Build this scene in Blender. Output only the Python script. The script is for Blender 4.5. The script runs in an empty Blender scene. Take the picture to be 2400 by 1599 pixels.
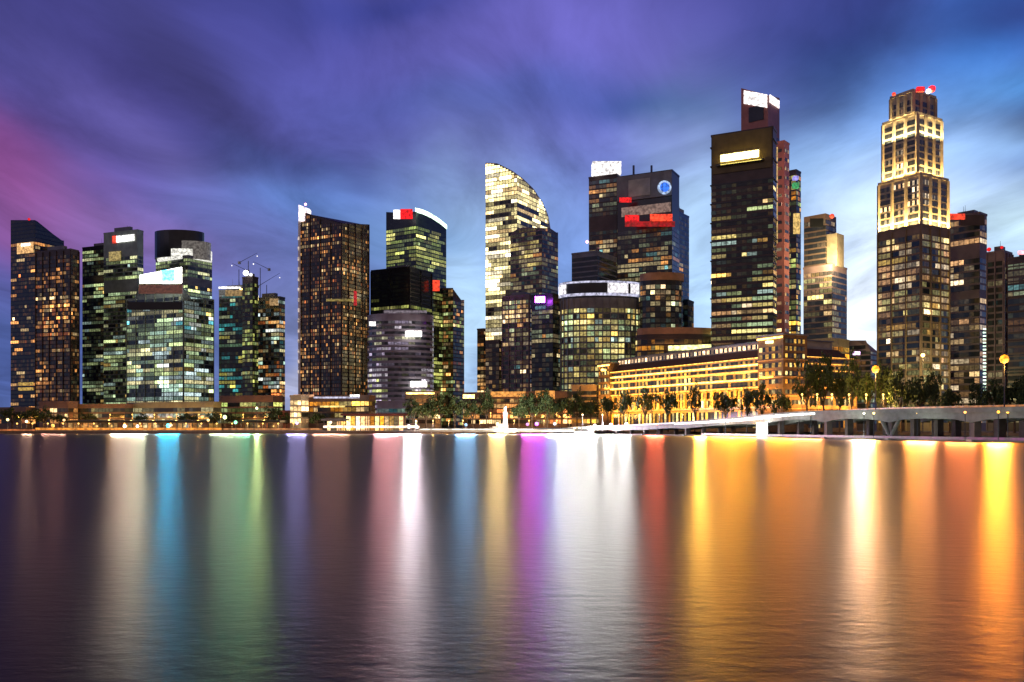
import bpy, bmesh, math, random
from math import sin, cos, pi, atan, atan2, radians, hypot
from mathutils import Vector, noise
R = random.Random(7)
S = bpy.context.scene
C = S.collection
F, HY, CZ = 2078.0, 1003.0, 3.5          # focal length and horizon row of the 2400 px frame, eye height
GZ = 1.5                                  # quay level

def wx(X, D): return (X-1200.0)/F*D
def wz(Y, D): return CZ+(HY-Y)/F*D
def lin(r, g, b, k=1.0):
    f = lambda c: ((c/255.0+.055)/1.055)**2.4 if c > 10 else c/255.0/12.92
    return (f(r)*k, f(g)*k, f(b)*k)

# ------------------------------------------------------------------ materials
MATS = {}
def mat(name, col, rough=.7, metal=0.0, var=.25, scale=.15, emis=None, es=0.0, bump=0.0):
    if name in MATS: return MATS[name]
    m = bpy.data.materials.new(name); m.use_nodes = True
    nt = m.node_tree; b = nt.nodes['Principled BSDF']
    b.inputs['Roughness'].default_value = rough; b.inputs['Metallic'].default_value = metal
    tc = nt.nodes.new('ShaderNodeTexCoord'); n = nt.nodes.new('ShaderNodeTexNoise')
    n.inputs['Scale'].default_value = scale; n.inputs['Detail'].default_value = 5
    nt.links.new(tc.outputs['Object'], n.inputs['Vector'])
    r = nt.nodes.new('ShaderNodeValToRGB'); nt.links.new(n.outputs['Fac'], r.inputs['Fac'])
    r.color_ramp.elements[0].position = .3; r.color_ramp.elements[1].position = .7
    r.color_ramp.elements[0].color = tuple(c*(1-var) for c in col)+(1,)
    r.color_ramp.elements[1].color = tuple(min(1, c*(1+var)) for c in col)+(1,)
    nt.links.new(r.outputs['Color'], b.inputs['Base Color'])
    if bump:
        bp = nt.nodes.new('ShaderNodeBump'); bp.inputs['Strength'].default_value = bump
        nt.links.new(n.outputs['Fac'], bp.inputs['Height']); nt.links.new(bp.outputs['Normal'], b.inputs['Normal'])
    if emis:
        b.inputs['Emission Color'].default_value = tuple(emis)+(1,)
        b.inputs['Emission Strength'].default_value = es
    MATS[name] = m; return m

def lamp_mat(name, col, es):
    """something that shines: lamp glass, a lit sign face; fine unevenness of the tubes behind it"""
    if name in MATS: return MATS[name]
    m = mat(name, (.08, .08, .08), .4)
    nt = m.node_tree; b = nt.nodes['Principled BSDF']
    tc = nt.nodes.new('ShaderNodeTexCoord'); n = nt.nodes.new('ShaderNodeTexNoise')
    n.inputs['Scale'].default_value = .5; n.inputs['Detail'].default_value = 4
    nt.links.new(tc.outputs['Object'], n.inputs['Vector'])
    mr = nt.nodes.new('ShaderNodeMapRange'); nt.links.new(n.outputs['Fac'], mr.inputs['Value'])
    mr.inputs['From Min'].default_value = .36; mr.inputs['From Max'].default_value = .64
    mr.inputs['To Min'].default_value = es*.4; mr.inputs['To Max'].default_value = es*1.5
    nt.links.new(mr.outputs['Result'], b.inputs['Emission Strength'])
    b.inputs['Emission Color'].default_value = tuple(col)+(1,)
    return m

def window_mat():
    m = bpy.data.materials.new('window_glass'); m.use_nodes = True
    nt = m.node_tree; b = nt.nodes['Principled BSDF']
    b.inputs['Base Color'].default_value = (.02, .025, .03, 1)
    b.inputs['Roughness'].default_value = .12; b.inputs['IOR'].default_value = 1.5
    a = nt.nodes.new('ShaderNodeAttribute'); a.attribute_name = 'lit'
    tc = nt.nodes.new('ShaderNodeTexCoord'); mp = nt.nodes.new('ShaderNodeMapping')
    mp.inputs['Scale'].default_value = (.55, .55, .9)
    n = nt.nodes.new('ShaderNodeTexNoise'); n.inputs['Scale'].default_value = 1.0; n.inputs['Detail'].default_value = 3
    nt.links.new(tc.outputs['Object'], mp.inputs['Vector']); nt.links.new(mp.outputs['Vector'], n.inputs['Vector'])
    mr = nt.nodes.new('ShaderNodeMapRange'); mr.inputs['From Min'].default_value = .3; mr.inputs['From Max'].default_value = .7
    mr.inputs['To Min'].default_value = .35; mr.inputs['To Max'].default_value = 1.6
    nt.links.new(n.outputs['Fac'], mr.inputs['Value'])
    nt.links.new(a.outputs['Color'], b.inputs['Emission Color'])
    nt.links.new(mr.outputs['Result'], b.inputs['Emission Strength'])
    m.cycles.emission_sampling = 'NONE'
    return m
GLASS = window_mat()

W_NAVY = mat('navy_panel', (.012, .018, .05), .35, .2)
W_BROWN = mat('brown_stone', (.17, .115, .085), .6)
W_DBROWN = mat('dark_bronze_panel', (.07, .048, .04), .45, .3)
W_BLACK = mat('black_panel', (.022, .024, .026), .3, .2)
W_GREY = mat('grey_panel', (.16, .16, .17), .5, .2)
W_LGREY = mat('pale_concrete', (.34, .34, .33), .7)
W_GREEN = mat('green_grey_panel', (.20, .24, .19), .4, .2)
W_CREAM = mat('cream_stone', (.38, .34, .26), .7)
W_LILAC = mat('lilac_grey_panel', (.30, .26, .31), .5)
W_RED = mat('red_granite', (.32, .12, .10), .5)
W_MAUVE = mat('mauve_stone', (.20, .14, .15), .6)
W_GOLD = mat('tan_stone', (.36, .27, .17), .7)
W_SAND = mat('sandstone', (.42, .28, .13), .75, bump=.2, scale=.6)
W_BLUE = mat('blue_glass_panel', (.05, .10, .16), .15, .5)
ROOF_TILE = mat('dark_roof_tile', (.09, .045, .03), .8, scale=.8)
ROOF = mat('roof_felt', (.06, .06, .065), .9)
STEEL = mat('painted_steel', (.10, .10, .11), .4, .7)
WHITE_P = mat('white_render', (.75, .73, .7), .6)
CONC = mat('bridge_concrete', (.27, .28, .25), .75, scale=.4, bump=.15)
QUAY = mat('quay_stone', (.22, .18, .15), .8, scale=.5, bump=.3)

# ------------------------------------------------------------------ objects
def tag(o, label=None, cat=None, group=None, kind=None):
    if label: o['label'] = label
    if cat: o['category'] = cat
    if group: o['group'] = group
    if kind: o['kind'] = kind
    return o
def empty(name, loc, label, cat, group=None):
    o = bpy.data.objects.new(name, None); C.objects.link(o); o.location = loc
    o.empty_display_size = 2
    return tag(o, label, cat, group)
class MB:
    """collects faces in world coordinates, then becomes one mesh object"""
    def __init__(s): s.v = []; s.f = []; s.c = []
    def face(s, pts, col=None):
        i = len(s.v); s.v += [tuple(p) for p in pts]; s.f.append(tuple(range(i, i+len(pts)))); s.c.append(col)
    def box(s, x0, y0, z0, x1, y1, z1):
        p = [(x0,y0,z0),(x1,y0,z0),(x1,y1,z0),(x0,y1,z0),(x0,y0,z1),(x1,y0,z1),(x1,y1,z1),(x0,y1,z1)]
        i = len(s.v); s.v += p
        for q in ((3,2,1,0),(4,5,6,7),(0,1,5,4),(1,2,6,5),(2,3,7,6),(3,0,4,7)):
            s.f.append(tuple(i+k for k in q)); s.c.append(None)
    def prism(s, poly, z0, z1):
        """poly counter-clockwise seen from above; z0, z1 number or per-point list"""
        n = len(poly)
        a = z0 if isinstance(z0, (list, tuple)) else [z0]*n
        b = z1 if isinstance(z1, (list, tuple)) else [z1]*n
        i = len(s.v)
        s.v += [(poly[k][0], poly[k][1], a[k]) for k in range(n)]+[(poly[k][0], poly[k][1], b[k]) for k in range(n)]
        for k in range(n):
            j = (k+1) % n
            s.f.append((i+k, i+j, i+n+j, i+n+k)); s.c.append(None)
        s.f.append(tuple(i+k for k in reversed(range(n)))); s.c.append(None)
        s.f.append(tuple(i+n+k for k in range(n))); s.c.append(None)
    def bar(s, p, q, r, n=6, r2=None):
        p, q = Vector(p), Vector(q); d = (q-p).normalized()
        u = d.cross(Vector((0, 0, 1)))
        if u.length < .01: u = Vector((1, 0, 0))
        u.normalize(); w = d.cross(u); r2 = r if r2 is None else r2
        i = len(s.v)
        for c_, rr in ((p, r), (q, r2)):
            for k in range(n):
                a = 2*pi*k/n; s.v.append(tuple(c_+u*(rr*cos(a))+w*(rr*sin(a))))
        for k in range(n):
            j = (k+1) % n; s.f.append((i+k, i+j, i+n+j, i+n+k)); s.c.append(None)
        s.f.append(tuple(i+k for k in range(n))); s.c.append(None)
        s.f.append(tuple(i+n+k for k in reversed(range(n)))); s.c.append(None)
    def lathe(s, c, prof, n=12, sx=1, sy=1):
        i = len(s.v)
        for (r, z) in prof:
            for k in range(n):
                a = 2*pi*k/n; s.v.append((c[0]+r*sx*cos(a), c[1]+r*sy*sin(a), c[2]+z))
        for m_ in range(len(prof)-1):
            for k in range(n):
                j = (k+1) % n
                s.f.append((i+m_*n+k, i+m_*n+j, i+(m_+1)*n+j, i+(m_+1)*n+k)); s.c.append(None)
        s.f.append(tuple(i+k for k in reversed(range(n)))); s.c.append(None)
        s.f.append(tuple(i+(len(prof)-1)*n+k for k in range(n))); s.c.append(None)
    def weld(s):
        seen = {}; nv = []; mp = []
        for v in s.v:
            k = (round(v[0], 3), round(v[1], 3), round(v[2], 3))
            if k not in seen: seen[k] = len(nv); nv.append(v)
            mp.append(seen[k])
        s.v = nv; s.f = [tuple(mp[i] for i in f) for f in s.f]
    def ribbon(s, panes):
        """panes (ax, ay, bx, by, z0, z1, colour) joined by narrow dark mullions into one strip"""
        last = None
        for a in panes:
            ax, ay, bx, by, z0, z1, c = a
            if last and hypot(last[2]-ax, last[3]-ay) < 9:
                s.face([(last[2], last[3], last[4]), (ax, ay, z0), (ax, ay, z1), (last[2], last[3], last[5])], (0, 0, 0))
            s.face([(ax, ay, z0), (bx, by, z0), (bx, by, z1), (ax, ay, z1)], c); last = a
        s.weld()
    def mesh(s, name, m, off=(0, 0, 0)):
        me = bpy.data.meshes.new(name)
        me.from_pydata([(v[0]-off[0], v[1]-off[1], v[2]-off[2]) for v in s.v], [], s.f)
        me.materials.append(m)
        if any(c is not None for c in s.c):
            at = me.color_attributes.new('lit', 'FLOAT_COLOR', 'CORNER')
            buf = []
            for f, c in zip(s.f, s.c):
                c = c or (0, 0, 0); buf += [c[0], c[1], c[2], 1.0]*len(f)
            at.data.foreach_set('color', buf)
        me.validate(); me.update()
        return me
    def build(s, name, m, parent=None, label=None, cat=None, group=None, kind=None):
        off = (0, 0, 0)
        if parent is not None:
            p = parent
            while p is not None: off = tuple(off[k]+p.location[k] for k in range(3)); p = p.parent
            loc = (0, 0, 0)
        else:
            xs = [v[0] for v in s.v]; ys = [v[1] for v in s.v]; zs = [v[2] for v in s.v]
            loc = ((min(xs)+max(xs))/2, (min(ys)+max(ys))/2, min(zs)); off = loc
        o = bpy.data.objects.new(name, s.mesh(name, m, off)); C.objects.link(o)
        o.location = loc; o.parent = parent
        return tag(o, label, cat, group, kind)

# ------------------------------------------------------------------ footprints
def corner_fp(X0, Xc, X1, D, th):
    """right-angled footprint whose nearest corner stands at column Xc and distance D, turned by th degrees"""
    t = radians(th); t0, t1 = (X0-1200)/F, (X1-1200)/F; cx = wx(Xc, D)
    a = (cx-t0*D)/(cos(t)+t0*sin(t)); den = sin(t)-t1*cos(t)
    b = min(90, (t1*D-cx)/max(den, .12))
    a = max(a, 8); b = max(b, 8)
    c = (cx, D); l = (cx-a*cos(t), D+a*sin(t)); r = (cx+b*sin(t), D+b*cos(t))
    return [l, c, r, (l[0]+r[0]-c[0], l[1]+r[1]-c[1])]
def round_fp(X0, X1, D, n=28, flat=.7):
    xc = (wx(X0, D)+wx(X1, D))/2; rx = (wx(X1, D)-wx(X0, D))/2; ry = rx*flat
    return [(xc+rx*cos(2*pi*k/n), D+ry*sin(2*pi*k/n)) for k in range(n)]
def pxcol(p): return 1200+F*p[0]/p[1]
def interp(bp, X):
    if X <= bp[0][0]: return bp[0][1]
    for (a, ya), (b, yb) in zip(bp, bp[1:]):
        if X <= b: return ya+(yb-ya)*(X-a)/(b-a)
    return bp[-1][1]
def scale_fp(fp, k):
    cx = sum(p[0] for p in fp)/len(fp); cy = sum(p[1] for p in fp)/len(fp)
    return [(cx+(p[0]-cx)*k, cy+(p[1]-cy)*k) for p in fp]
def grow(fp, d):
    cx = sum(p[0] for p in fp)/len(fp); cy = sum(p[1] for p in fp)/len(fp); out = []
    for p in fp:
        L = hypot(p[0]-cx, p[1]-cy); out.append((cx+(p[0]-cx)*(L+d)/L, cy+(p[1]-cy)*(L+d)/L))
    return out

# palettes: (sRGB, weight)
P_WARM = [((255, 170, 90), 4), ((220, 120, 60), 2), ((255, 215, 150), 2), ((200, 150, 90), 3)]
P_GREEN = [((175, 190, 130), 5), ((140, 160, 120), 4), ((215, 215, 160), 2), ((160, 185, 175), 2), ((200, 165, 90), 1)]
P_LIME = [((178, 182, 95), 5), ((130, 145, 75), 4), ((210, 205, 120), 2), ((150, 165, 110), 2)]
P_MIX = [((200, 180, 130), 4), ((170, 180, 140), 3), ((230, 200, 150), 2), ((130, 190, 190), 1), ((220, 150, 80), 2)]
P_COOL = [((170, 190, 190), 4), ((150, 180, 160), 4), ((215, 220, 210), 2), ((200, 190, 140), 3), ((90, 170, 180), 1)]
P_TEAL = [((60, 160, 160), 3), ((110, 150, 110), 3), ((190, 180, 80), 2), ((200, 210, 160), 2)]
P_CREAM = [((235, 215, 150), 5), ((255, 240, 200), 3), ((190, 175, 120), 4), ((225, 190, 130), 2)]
P_LILAC = [((165, 150, 175), 5), ((200, 195, 160), 2), ((190, 180, 190), 3), ((175, 180, 110), 2)]
P_OLIVE = [((190, 170, 100), 5), ((160, 150, 95), 4), ((225, 200, 130), 2), ((220, 180, 90), 1)]
P_GOLD = [((255, 190, 70), 5), ((255, 160, 40), 3), ((255, 225, 140), 3)]
P_TAN = [((230, 190, 130), 4), ((200, 150, 100), 3), ((255, 225, 180), 2), ((210, 160, 80), 1)]
def pick(pal, rng):
    t = rng.random()*sum(w for _, w in pal)
    for c, w in pal:
        t -= w
        if t <= 0: return c
    return pal[-1][0]

def edges_seen(fp):
    out = []
    for k in range(len(fp)):
        p, q = fp[k], fp[(k+1) % len(fp)]
        nx, ny = (q[1]-p[1]), -(q[0]-p[0]); L = hypot(nx, ny)
        if L < .01: continue
        nx /= L; ny /= L; mx, my = (p[0]+q[0])/2, (p[1]+q[1])/2
        if (nx*-mx+ny*-my)/hypot(mx, my) > -.25: out.append((p, q, nx, ny, L))
    return out

WK = 2.7
def rows(root, fp, z0, ztop, fh, bay, pal, lit, k=1.0, fill=.7, gap=.06, skip=(), seed=1, run=3, full=0.0, topf=None, hot=(), off=.14, minrow=1):
    """one mesh per storey: its panes, lit in runs as offices are; topf gives the roof height over a point"""
    rng = random.Random(seed); n = int((ztop-z0)/fh); es = edges_seen(fp)
    for fl in range(n):
        za = z0+fl*fh+fh*(1-fill)*.5; zb = za+fh*fill; fr = (fl+.5)/n
        if any(a < fr < b for a, b in skip): continue
        mb = MB(); panes = []; pl = lit(fr) if callable(lit) else lit
        pl *= rng.choice((.5, .8, 1, 1.2, 1.4))
        allon = rng.random() < full
        dimf = rng.uniform(.7, 1.25); base = pick(pal, rng)
        for p, q, nx, ny, L in es:
            m = max(1, round(L/bay)); left = 0; on = False
            for c in range(m):
                if left <= 0:
                    left = rng.randint(1, run)
                    cl = noise.noise(((p[0]+(q[0]-p[0])*c/m)*.045, (p[1]+(q[1]-p[1])*c/m)*.045+seed, fl*.13))*1.9
                    on = rng.random() < min(.97, pl*(1+cl))
                    colr = base if rng.random() < .5 else pick(pal, rng)
                    st = math.exp(rng.gauss(-1.5, .7)+cl*.8)*k*dimf*WK
                    if rng.random() < .035: st *= 4
                left -= 1
                a = (c+gap)/m; b = (c+1-gap)/m
                ax, ay = p[0]+(q[0]-p[0])*a+nx*off, p[1]+(q[1]-p[1])*a+ny*off
                bx, by = p[0]+(q[0]-p[0])*b+nx*off, p[1]+(q[1]-p[1])*b+ny*off
                zt = zb
                if topf:
                    lim = min(topf(ax, ay), topf(bx, by))-.8
                    if za+.6 > lim: continue
                    zt = min(zb, lim)
                if on or allon:
                    s_ = st*rng.uniform(.75, 1.25)
                    X, Y = pxcol(((ax+bx)/2, (ay+by)/2)), HY-(za-CZ)*F/((ay+by)/2)
                    for hx, hy, hr, hk in hot:
                        if abs(X-hx) < hr and abs(Y-hy) < hr*.5: s_ *= hk
                    col = lin(*colr, s_)
                else: col = lin(*pick(pal, rng), rng.choice((0, .01, .025, .05))*(1 if pl > .08 else .1))
                panes.append((ax, ay, bx, by, za, zt, col))
        if panes: mb.ribbon(panes); mb.build('window_row', GLASS, root)

def tower(name, label, fp, top, wall, pal=P_MIX, lit=.4, D=None, base=None, fh=4.0, bay=3.2, k=1.0, fill=.7, gap=.06,
          skip=(), run=3, full=.06, fins=0, plant=True, parapet=True, seed=None, hot=(), z0=GZ, cat='tower', rows_to=None, ledges=0, finmat=None):
    seed = seed or (sum(map(ord, label)) % 9973); rng = random.Random(seed)
    near = min(fp, key=lambda p: p[1]); D = D or near[1]
    topf = None
    if isinstance(top, (int, float)):
        zt = wz(top, D)
        zts = [zt]*len(fp); poly = fp
    else:                                    # a sloping or curved roof line: follow it along the front
        poly = []
        for p, q in zip(fp, fp[1:]+fp[:1]):
            m = max(1, int(hypot(q[0]-p[0], q[1]-p[1])/3))
            poly += [(p[0]+(q[0]-p[0])*j/m, p[1]+(q[1]-p[1])*j/m) for j in range(m)]
        topf = lambda x, y: wz(interp(top, 1200+F*x/y), y)
        zts = [topf(*p) for p in poly]; zt = max(zts)
    cx = sum(p[0] for p in fp)/len(fp); cy = sum(p[1] for p in fp)/len(fp)
    root = empty(name, (cx, cy, z0), label, cat)
    mb = MB(); mb.prism(poly, z0, zts); mb.build('wall', wall, root)
    rt = zt if rows_to is None else wz(rows_to, D)
    rows(root, fp, z0+4.5, rt-1.2, fh, bay, pal, lit, k, fill, gap, skip, seed, run, full, topf, hot)
    if topf is None and parapet:
        mb = MB(); mb.prism(grow(fp, .35), zt-.3, zt+1.1); mb.build('parapet', wall, root)
    if topf is None and plant:
        mb = MB(); s = scale_fp(fp, rng.uniform(.42, .6)); mb.prism(s, zt+1.1, zt+rng.uniform(3.5, 6)); mb.build('plant_room', W_GREY, root)
        for j in range(rng.randint(1, 3)):
            p = rng.choice(s); mb = MB(); h = rng.uniform(5, 12)
            mb.bar((p[0]*.4+cx*.6, p[1]*.4+cy*.6, zt+2), (p[0]*.4+cx*.6, p[1]*.4+cy*.6, zt+h), .18, 5, .08); mb.build('antenna', STEEL, root)
    if fins:
        for p, q, nx, ny, L in edges_seen(fp):
            m = max(1, round(L/fins))
            for c in range(m+1):
                a = c/m; x = p[0]+(q[0]-p[0])*a; y = p[1]+(q[1]-p[1])*a; tx, ty = (q[0]-p[0])/L*.35, (q[1]-p[1])/L*.35
                z1 = topf(x, y)-.3 if topf else zt-.35
                mb = MB(); mb.prism([(x-tx, y-ty), (x-tx+nx*.9, y-ty+ny*.9), (x+tx+nx*.9, y+ty+ny*.9), (x+tx, y+ty)], z0, z1)
                mb.build('fin', finmat or wall, root)
    if ledges:
        z = z0+ledges
        while z < zt-2:
            mb = MB(); mb.prism(grow(fp, .8), z-.35, z+.35); mb.build('ledge', finmat or wall, root); z += ledges
    return root, zt

def panel(root, X0, X1, Ya, Yb, D, m, name='sign_panel', dep=1.0, Ya1=None, Yb1=None):
    """a flat box facing the bay; Ya1/Yb1 = rows at the right end when it slants"""
    Ya1 = Ya if Ya1 is None else Ya1; Yb1 = Yb if Yb1 is None else Yb1
    mb = MB(); x0, x1 = wx(X0, D), wx(X1, D)
    mb.prism([(x0, D), (x1, D), (x1, D+dep), (x0, D+dep)], [wz(Yb, D), wz(Yb1, D), wz(Yb1, D), wz(Yb, D)], [wz(Ya, D), wz(Ya1, D), wz(Ya1, D), wz(Ya, D)])
    return mb.build(name, m, root)
def face_panel(root, fp, i, a, b, za, zb, m, name='sign_panel', dep=.7, off=.4, za1=None, zb1=None):
    """a box lying on wall i of a footprint, from fraction a to b along it"""
    p, q = fp[i], fp[(i+1) % len(fp)]; L = hypot(q[0]-p[0], q[1]-p[1]); nx, ny = (q[1]-p[1])/L, -(q[0]-p[0])/L
    A = (p[0]+(q[0]-p[0])*a, p[1]+(q[1]-p[1])*a); B = (p[0]+(q[0]-p[0])*b, p[1]+(q[1]-p[1])*b)
    za1 = za if za1 is None else za1; zb1 = zb if zb1 is None else zb1
    o2 = off+dep
    poly = [(A[0]+nx*o2, A[1]+ny*o2), (B[0]+nx*o2, B[1]+ny*o2), (B[0]+nx*off, B[1]+ny*off), (A[0]+nx*off, A[1]+ny*off)]
    mb = MB(); mb.prism(poly, [za, za1, za1, za], [zb, zb1, zb1, zb]); return mb.build(name, m, root)
def ridge(root, X, Y, D, m, r=.9, name='warning_light'):
    mb = MB(); mb.lathe((wx(X, D), D, wz(Y, D)-r), [(.05*r, 0), (.8*r, .4*r), (r, r), (.8*r, 1.6*r), (.05*r, 2*r)], 8)
    return mb.build(name, m, root)
def area(loc, target, sx, sy, power, col, name='flood_lamp', parent=None):
    l = bpy.data.lights.new(name, 'AREA'); l.shape = 'RECTANGLE'; l.size = sx; l.size_y = sy; l.energy = power; l.color = col
    o = bpy.data.objects.new(name, l); C.objects.link(o)
    d = Vector(target)-Vector(loc); o.rotation_euler = d.to_track_quat('-Z', 'Y').to_euler()
    if parent: o.parent = parent; loc = Vector(loc)-parent.location
    o.location = loc
    l.cycles.max_bounces = 2
    return o

L_WHITE = lamp_mat('sign_white', (1, .97, .95), 2.0)
L_BWHITE = lamp_mat('lamp_white', (1, .96, .9), 7)
L_RED = lamp_mat('sign_red', (1, .006, .01), 1.0)
L_ORED = lamp_mat('sign_orange_red', (1, .06, .02), 1.3)
L_BLUE = lamp_mat('sign_blue', (.02, .16, .8), 1.2)
L_CYAN = lamp_mat('sign_cyan', (.1, .6, .85), 5)
L_YELL = lamp_mat('sign_yellow', (1, .8, .25), 6)
L_GOLDL = lamp_mat('lamp_gold', (1, .62, .16), 6)
L_ORANGE = lamp_mat('lamp_orange', (1, .42, .06), 22)
L_ORLINE = lamp_mat('strip_orange', (1, .34, .04), 1.0)
L_PURP = lamp_mat('lamp_purple', (.55, .08, 1), 26)
L_GREENW = lamp_mat('rim_pale_green', (.7, 1, .75), 2.6)
L_TEAL = lamp_mat('lamp_teal', (.05, .6, .8), 14)
L_GRN = lamp_mat('lamp_green', (.45, 1, .35), 10)
L_LILAC = lamp_mat('strip_lilac', (.75, .75, 1), .7)
L_PINK = lamp_mat('lamp_pink', (1, .35, .5), 6)

# ------------------------------------------------------------------ setting
def build_setting():
    mb = MB(); mb.face([(-3500, -400, 0), (3500, -400, 0), (3500, 9000, 0), (-3500, 9000, 0)])
    m = bpy.data.materials.new('bay_water'); m.use_nodes = True
    nt = m.node_tree; b = nt.nodes['Principled BSDF']
    b.inputs['Base Color'].default_value = (.004, .007, .014, 1)
    b.inputs['Roughness'].default_value = WATER_R; b.inputs['IOR'].default_value = 1.095; b.inputs['Specular IOR Level'].default_value = .5
    tc = nt.nodes.new('ShaderNodeTexCoord'); mp = nt.nodes.new('ShaderNodeMapping')
    mp.inputs['Scale'].default_value = (.7, 1.2, 1)
    n = nt.nodes.new('ShaderNodeTexNoise'); n.inputs['Scale'].default_value = 1.9; n.inputs['Detail'].default_value = 7
    n.inputs['Roughness'].default_value = .65
    bp = nt.nodes.new('ShaderNodeBump'); bp.inputs['Strength'].default_value = .34; bp.inputs['Distance'].default_value = .05
    nt.links.new(tc.outputs['Object'], mp.inputs['Vector']); nt.links.new(mp.outputs['Vector'], n.inputs['Vector'])
    nt.links.new(n.outputs['Fac'], bp.inputs['Height']); nt.links.new(bp.outputs['Normal'], b.inputs['Normal'])
    mb.build('water', m, None, kind='structure')
    shore = [(-3500, 520), (22, 520), (22, 512), (36, 512), (40, 530), (110, 500), (170, 440), (230, 380), (420, 300), (3500, 300)]
    mb = MB(); poly = shore+[(3500, 9000), (-3500, 9000)]
    mb.prism(poly, -3, GZ); mb.build('ground', QUAY, None, kind='structure')
    # raised kerb of the promenade along the edge
    mb = MB()
    mb.box(-420, 519.2, GZ+.004, 21, 520.6, GZ+.45)
    mb.build('promenade_kerb', W_LGREY, None, kind='structure')
WATER_R = .335
build_setting()

# ------------------------------------------------------------------ towers, left to right
fp = corner_fp(25, 82, 150, 905, 22)
rt, z = tower('office_tower', 'dark navy office tower with roof sloping down to the right, leftmost in the skyline', fp, [(20, 516), (84, 516), (142, 563), (160, 566)], W_NAVY, P_WARM, lambda f: .16 if f < .85 else .0, k=.8, bay=3, run=4)
ridge(rt, 68, 514, 900, L_RED, 1.4)
face_panel(rt, fp, 0, .3, .95, wz(592, 905), wz(567, 905), lamp_mat('sign_amber', (1, .55, .2), .9))
face_panel(rt, fp, 0, .5, .85, wz(575, 904), wz(569, 904), L_WHITE, off=1.3)
for yy in (896, 908): face_panel(rt, fp, 0, .35, .95, wz(yy+7, 905), wz(yy, 905), lamp_mat('lit_hall', (1, .62, .12), .5), 'lit_hall')
fp = corner_fp(84, 165, 185, 870, 20)
tower('office_tower', 'dark brown tower of scattered small warm windows in front of the sloping navy tower', fp, 585, W_DBROWN, P_WARM, lambda f: .32 if f < .9 else .15, k=.38, bay=2.6, run=2, fins=9)

fp = corner_fp(193, 285, 300, 935, 22)
tower('office_tower', 'flat topped black and green office tower just left of the red and white sign', fp, 573, W_BLACK, P_GREEN, .6, k=.6, run=6, skip=((.80, .86), (.55, .58)), full=.12)
fp = corner_fp(243, 322, 334, 895, 22)
rt, z = tower('office_tower', 'green grey tower with a small red and white lit sign under its flat top', fp, 540, W_GREEN, P_GREEN, .8, k=.75, run=6, skip=((.70, .77), (.905, .99)), full=.15)
face_panel(rt, fp, 0, .40, .92, wz(563, 893), wz(548, 893), L_WHITE)
face_panel(rt, fp, 0, .28, .40, wz(564, 893), wz(547, 893), L_ORED, 'sign_logo')
face_panel(rt, fp, 0, .18, .52, wz(606, 893), wz(584, 893), lamp_mat('lit_hall_olive', (.8, .6, .2), .45), 'lit_hall')

fp = corner_fp(365, 440, 497, 930, 30)
rt, z = tower('office_tower', 'tall tower with black round crown over a white lit ring', fp, 600, W_GREY, P_GREEN, .72, k=.62, run=5, skip=((.83, .89),), plant=False)
cr = round_fp(364, 478, 950, 28, .6)
mb = MB(); mb.prism(cr, z, wz(541, 940)); c_ = mb.build('crown', W_BLACK, rt)
mb = MB(); mb.prism(grow(round_fp(372, 494, 950, 28, .55), 1.0), wz(607, 935), wz(583, 935)); mb.build('lit_ring', lamp_mat('ring_white', (1, .98, .88), .9), rt)
mb = MB(); mb.prism(round_fp(395, 494, 948, 28, .58), wz(600, 935)-3, wz(564, 935)); mb.build('crown_glass', lamp_mat('crown_glow', (.9, .82, .72), .12), rt)

fp = corner_fp(298, 430, 500, 850, 26)
rt, z = tower('office_tower', 'broad grey green glass block under the big white sign with a blue logo', fp, [(290, 700), (322, 700), (323, 664), (424, 662), (425, 700), (520, 702)], W_GREEN, P_COOL+P_GREEN, lambda f: .97 if f < .84 else .5, k=.85, run=7, fill=.8, full=.4, fins=13, skip=((.86, .9),), hot=((355, 880, 40, 2.2), (330, 935, 30, 2)))
panel(rt, 327, 425, 645, 664, 838, L_BWHITE, 'sign_panel', 1.5, 626, 663)
panel(rt, 379, 408, 634, 659, 836.5, L_CYAN, 'sign_logo', 1.0, 631, 659)
panel(rt, 325, 427, 667, 688, 838, lamp_mat('copper_band', (.45, .16, .10), .22), 'crown_band', 2)
panel(rt, 300, 428, 708, 726, 838, W_BLACK, 'louvre_band', 2)

# cluster with cranes
fp = corner_fp(513, 585, 596, 860, 18)
rt, z = tower('office_tower', 'lower block with teal windows and a white and gold lit roof edge', fp, 678, W_BLACK, P_TEAL, lambda f: .6 if f < .9 else .9, k=.8, run=4, skip=((.55, .6),))
panel(rt, 512, 562, 672, 676, 856, L_WHITE, 'lit_cornice', 2); panel(rt, 562, 586, 676, 679, 856, L_GOLDL, 'lit_cornice', 2)
panel(rt, 528, 568, 680, 694, 857, lamp_mat('lit_hall_brown', (.7, .45, .18), .4), 'lit_hall')
fp = corner_fp(568, 592, 603, 845, 25)
rt, z = tower('office_tower', 'slim dark tower topped by a white light in the crane cluster', fp, 650, W_DBROWN, P_LIME, .35, k=.45, bay=3, run=1)
ridge(rt, 576, 640, 845, L_BWHITE, 2.6, 'beacon'); ridge(rt, 588, 644, 845, L_WHITE, 1.6, 'beacon')
fp = corner_fp(597, 655, 668, 875, 22)
rt, z = tower('office_tower', 'grey block with amber lit top right of the slim beacon tower', fp, 697, W_GREY, P_COOL+P_WARM, .55, k=.5, run=3)
panel(rt, 594, 605, 693, 705, 868, L_YELL, 'beacon_panel'); panel(rt, 632, 652, 700, 716, 868, lamp_mat('lit_hall_tan', (.8, .5, .22), .5), 'lit_hall')
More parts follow.
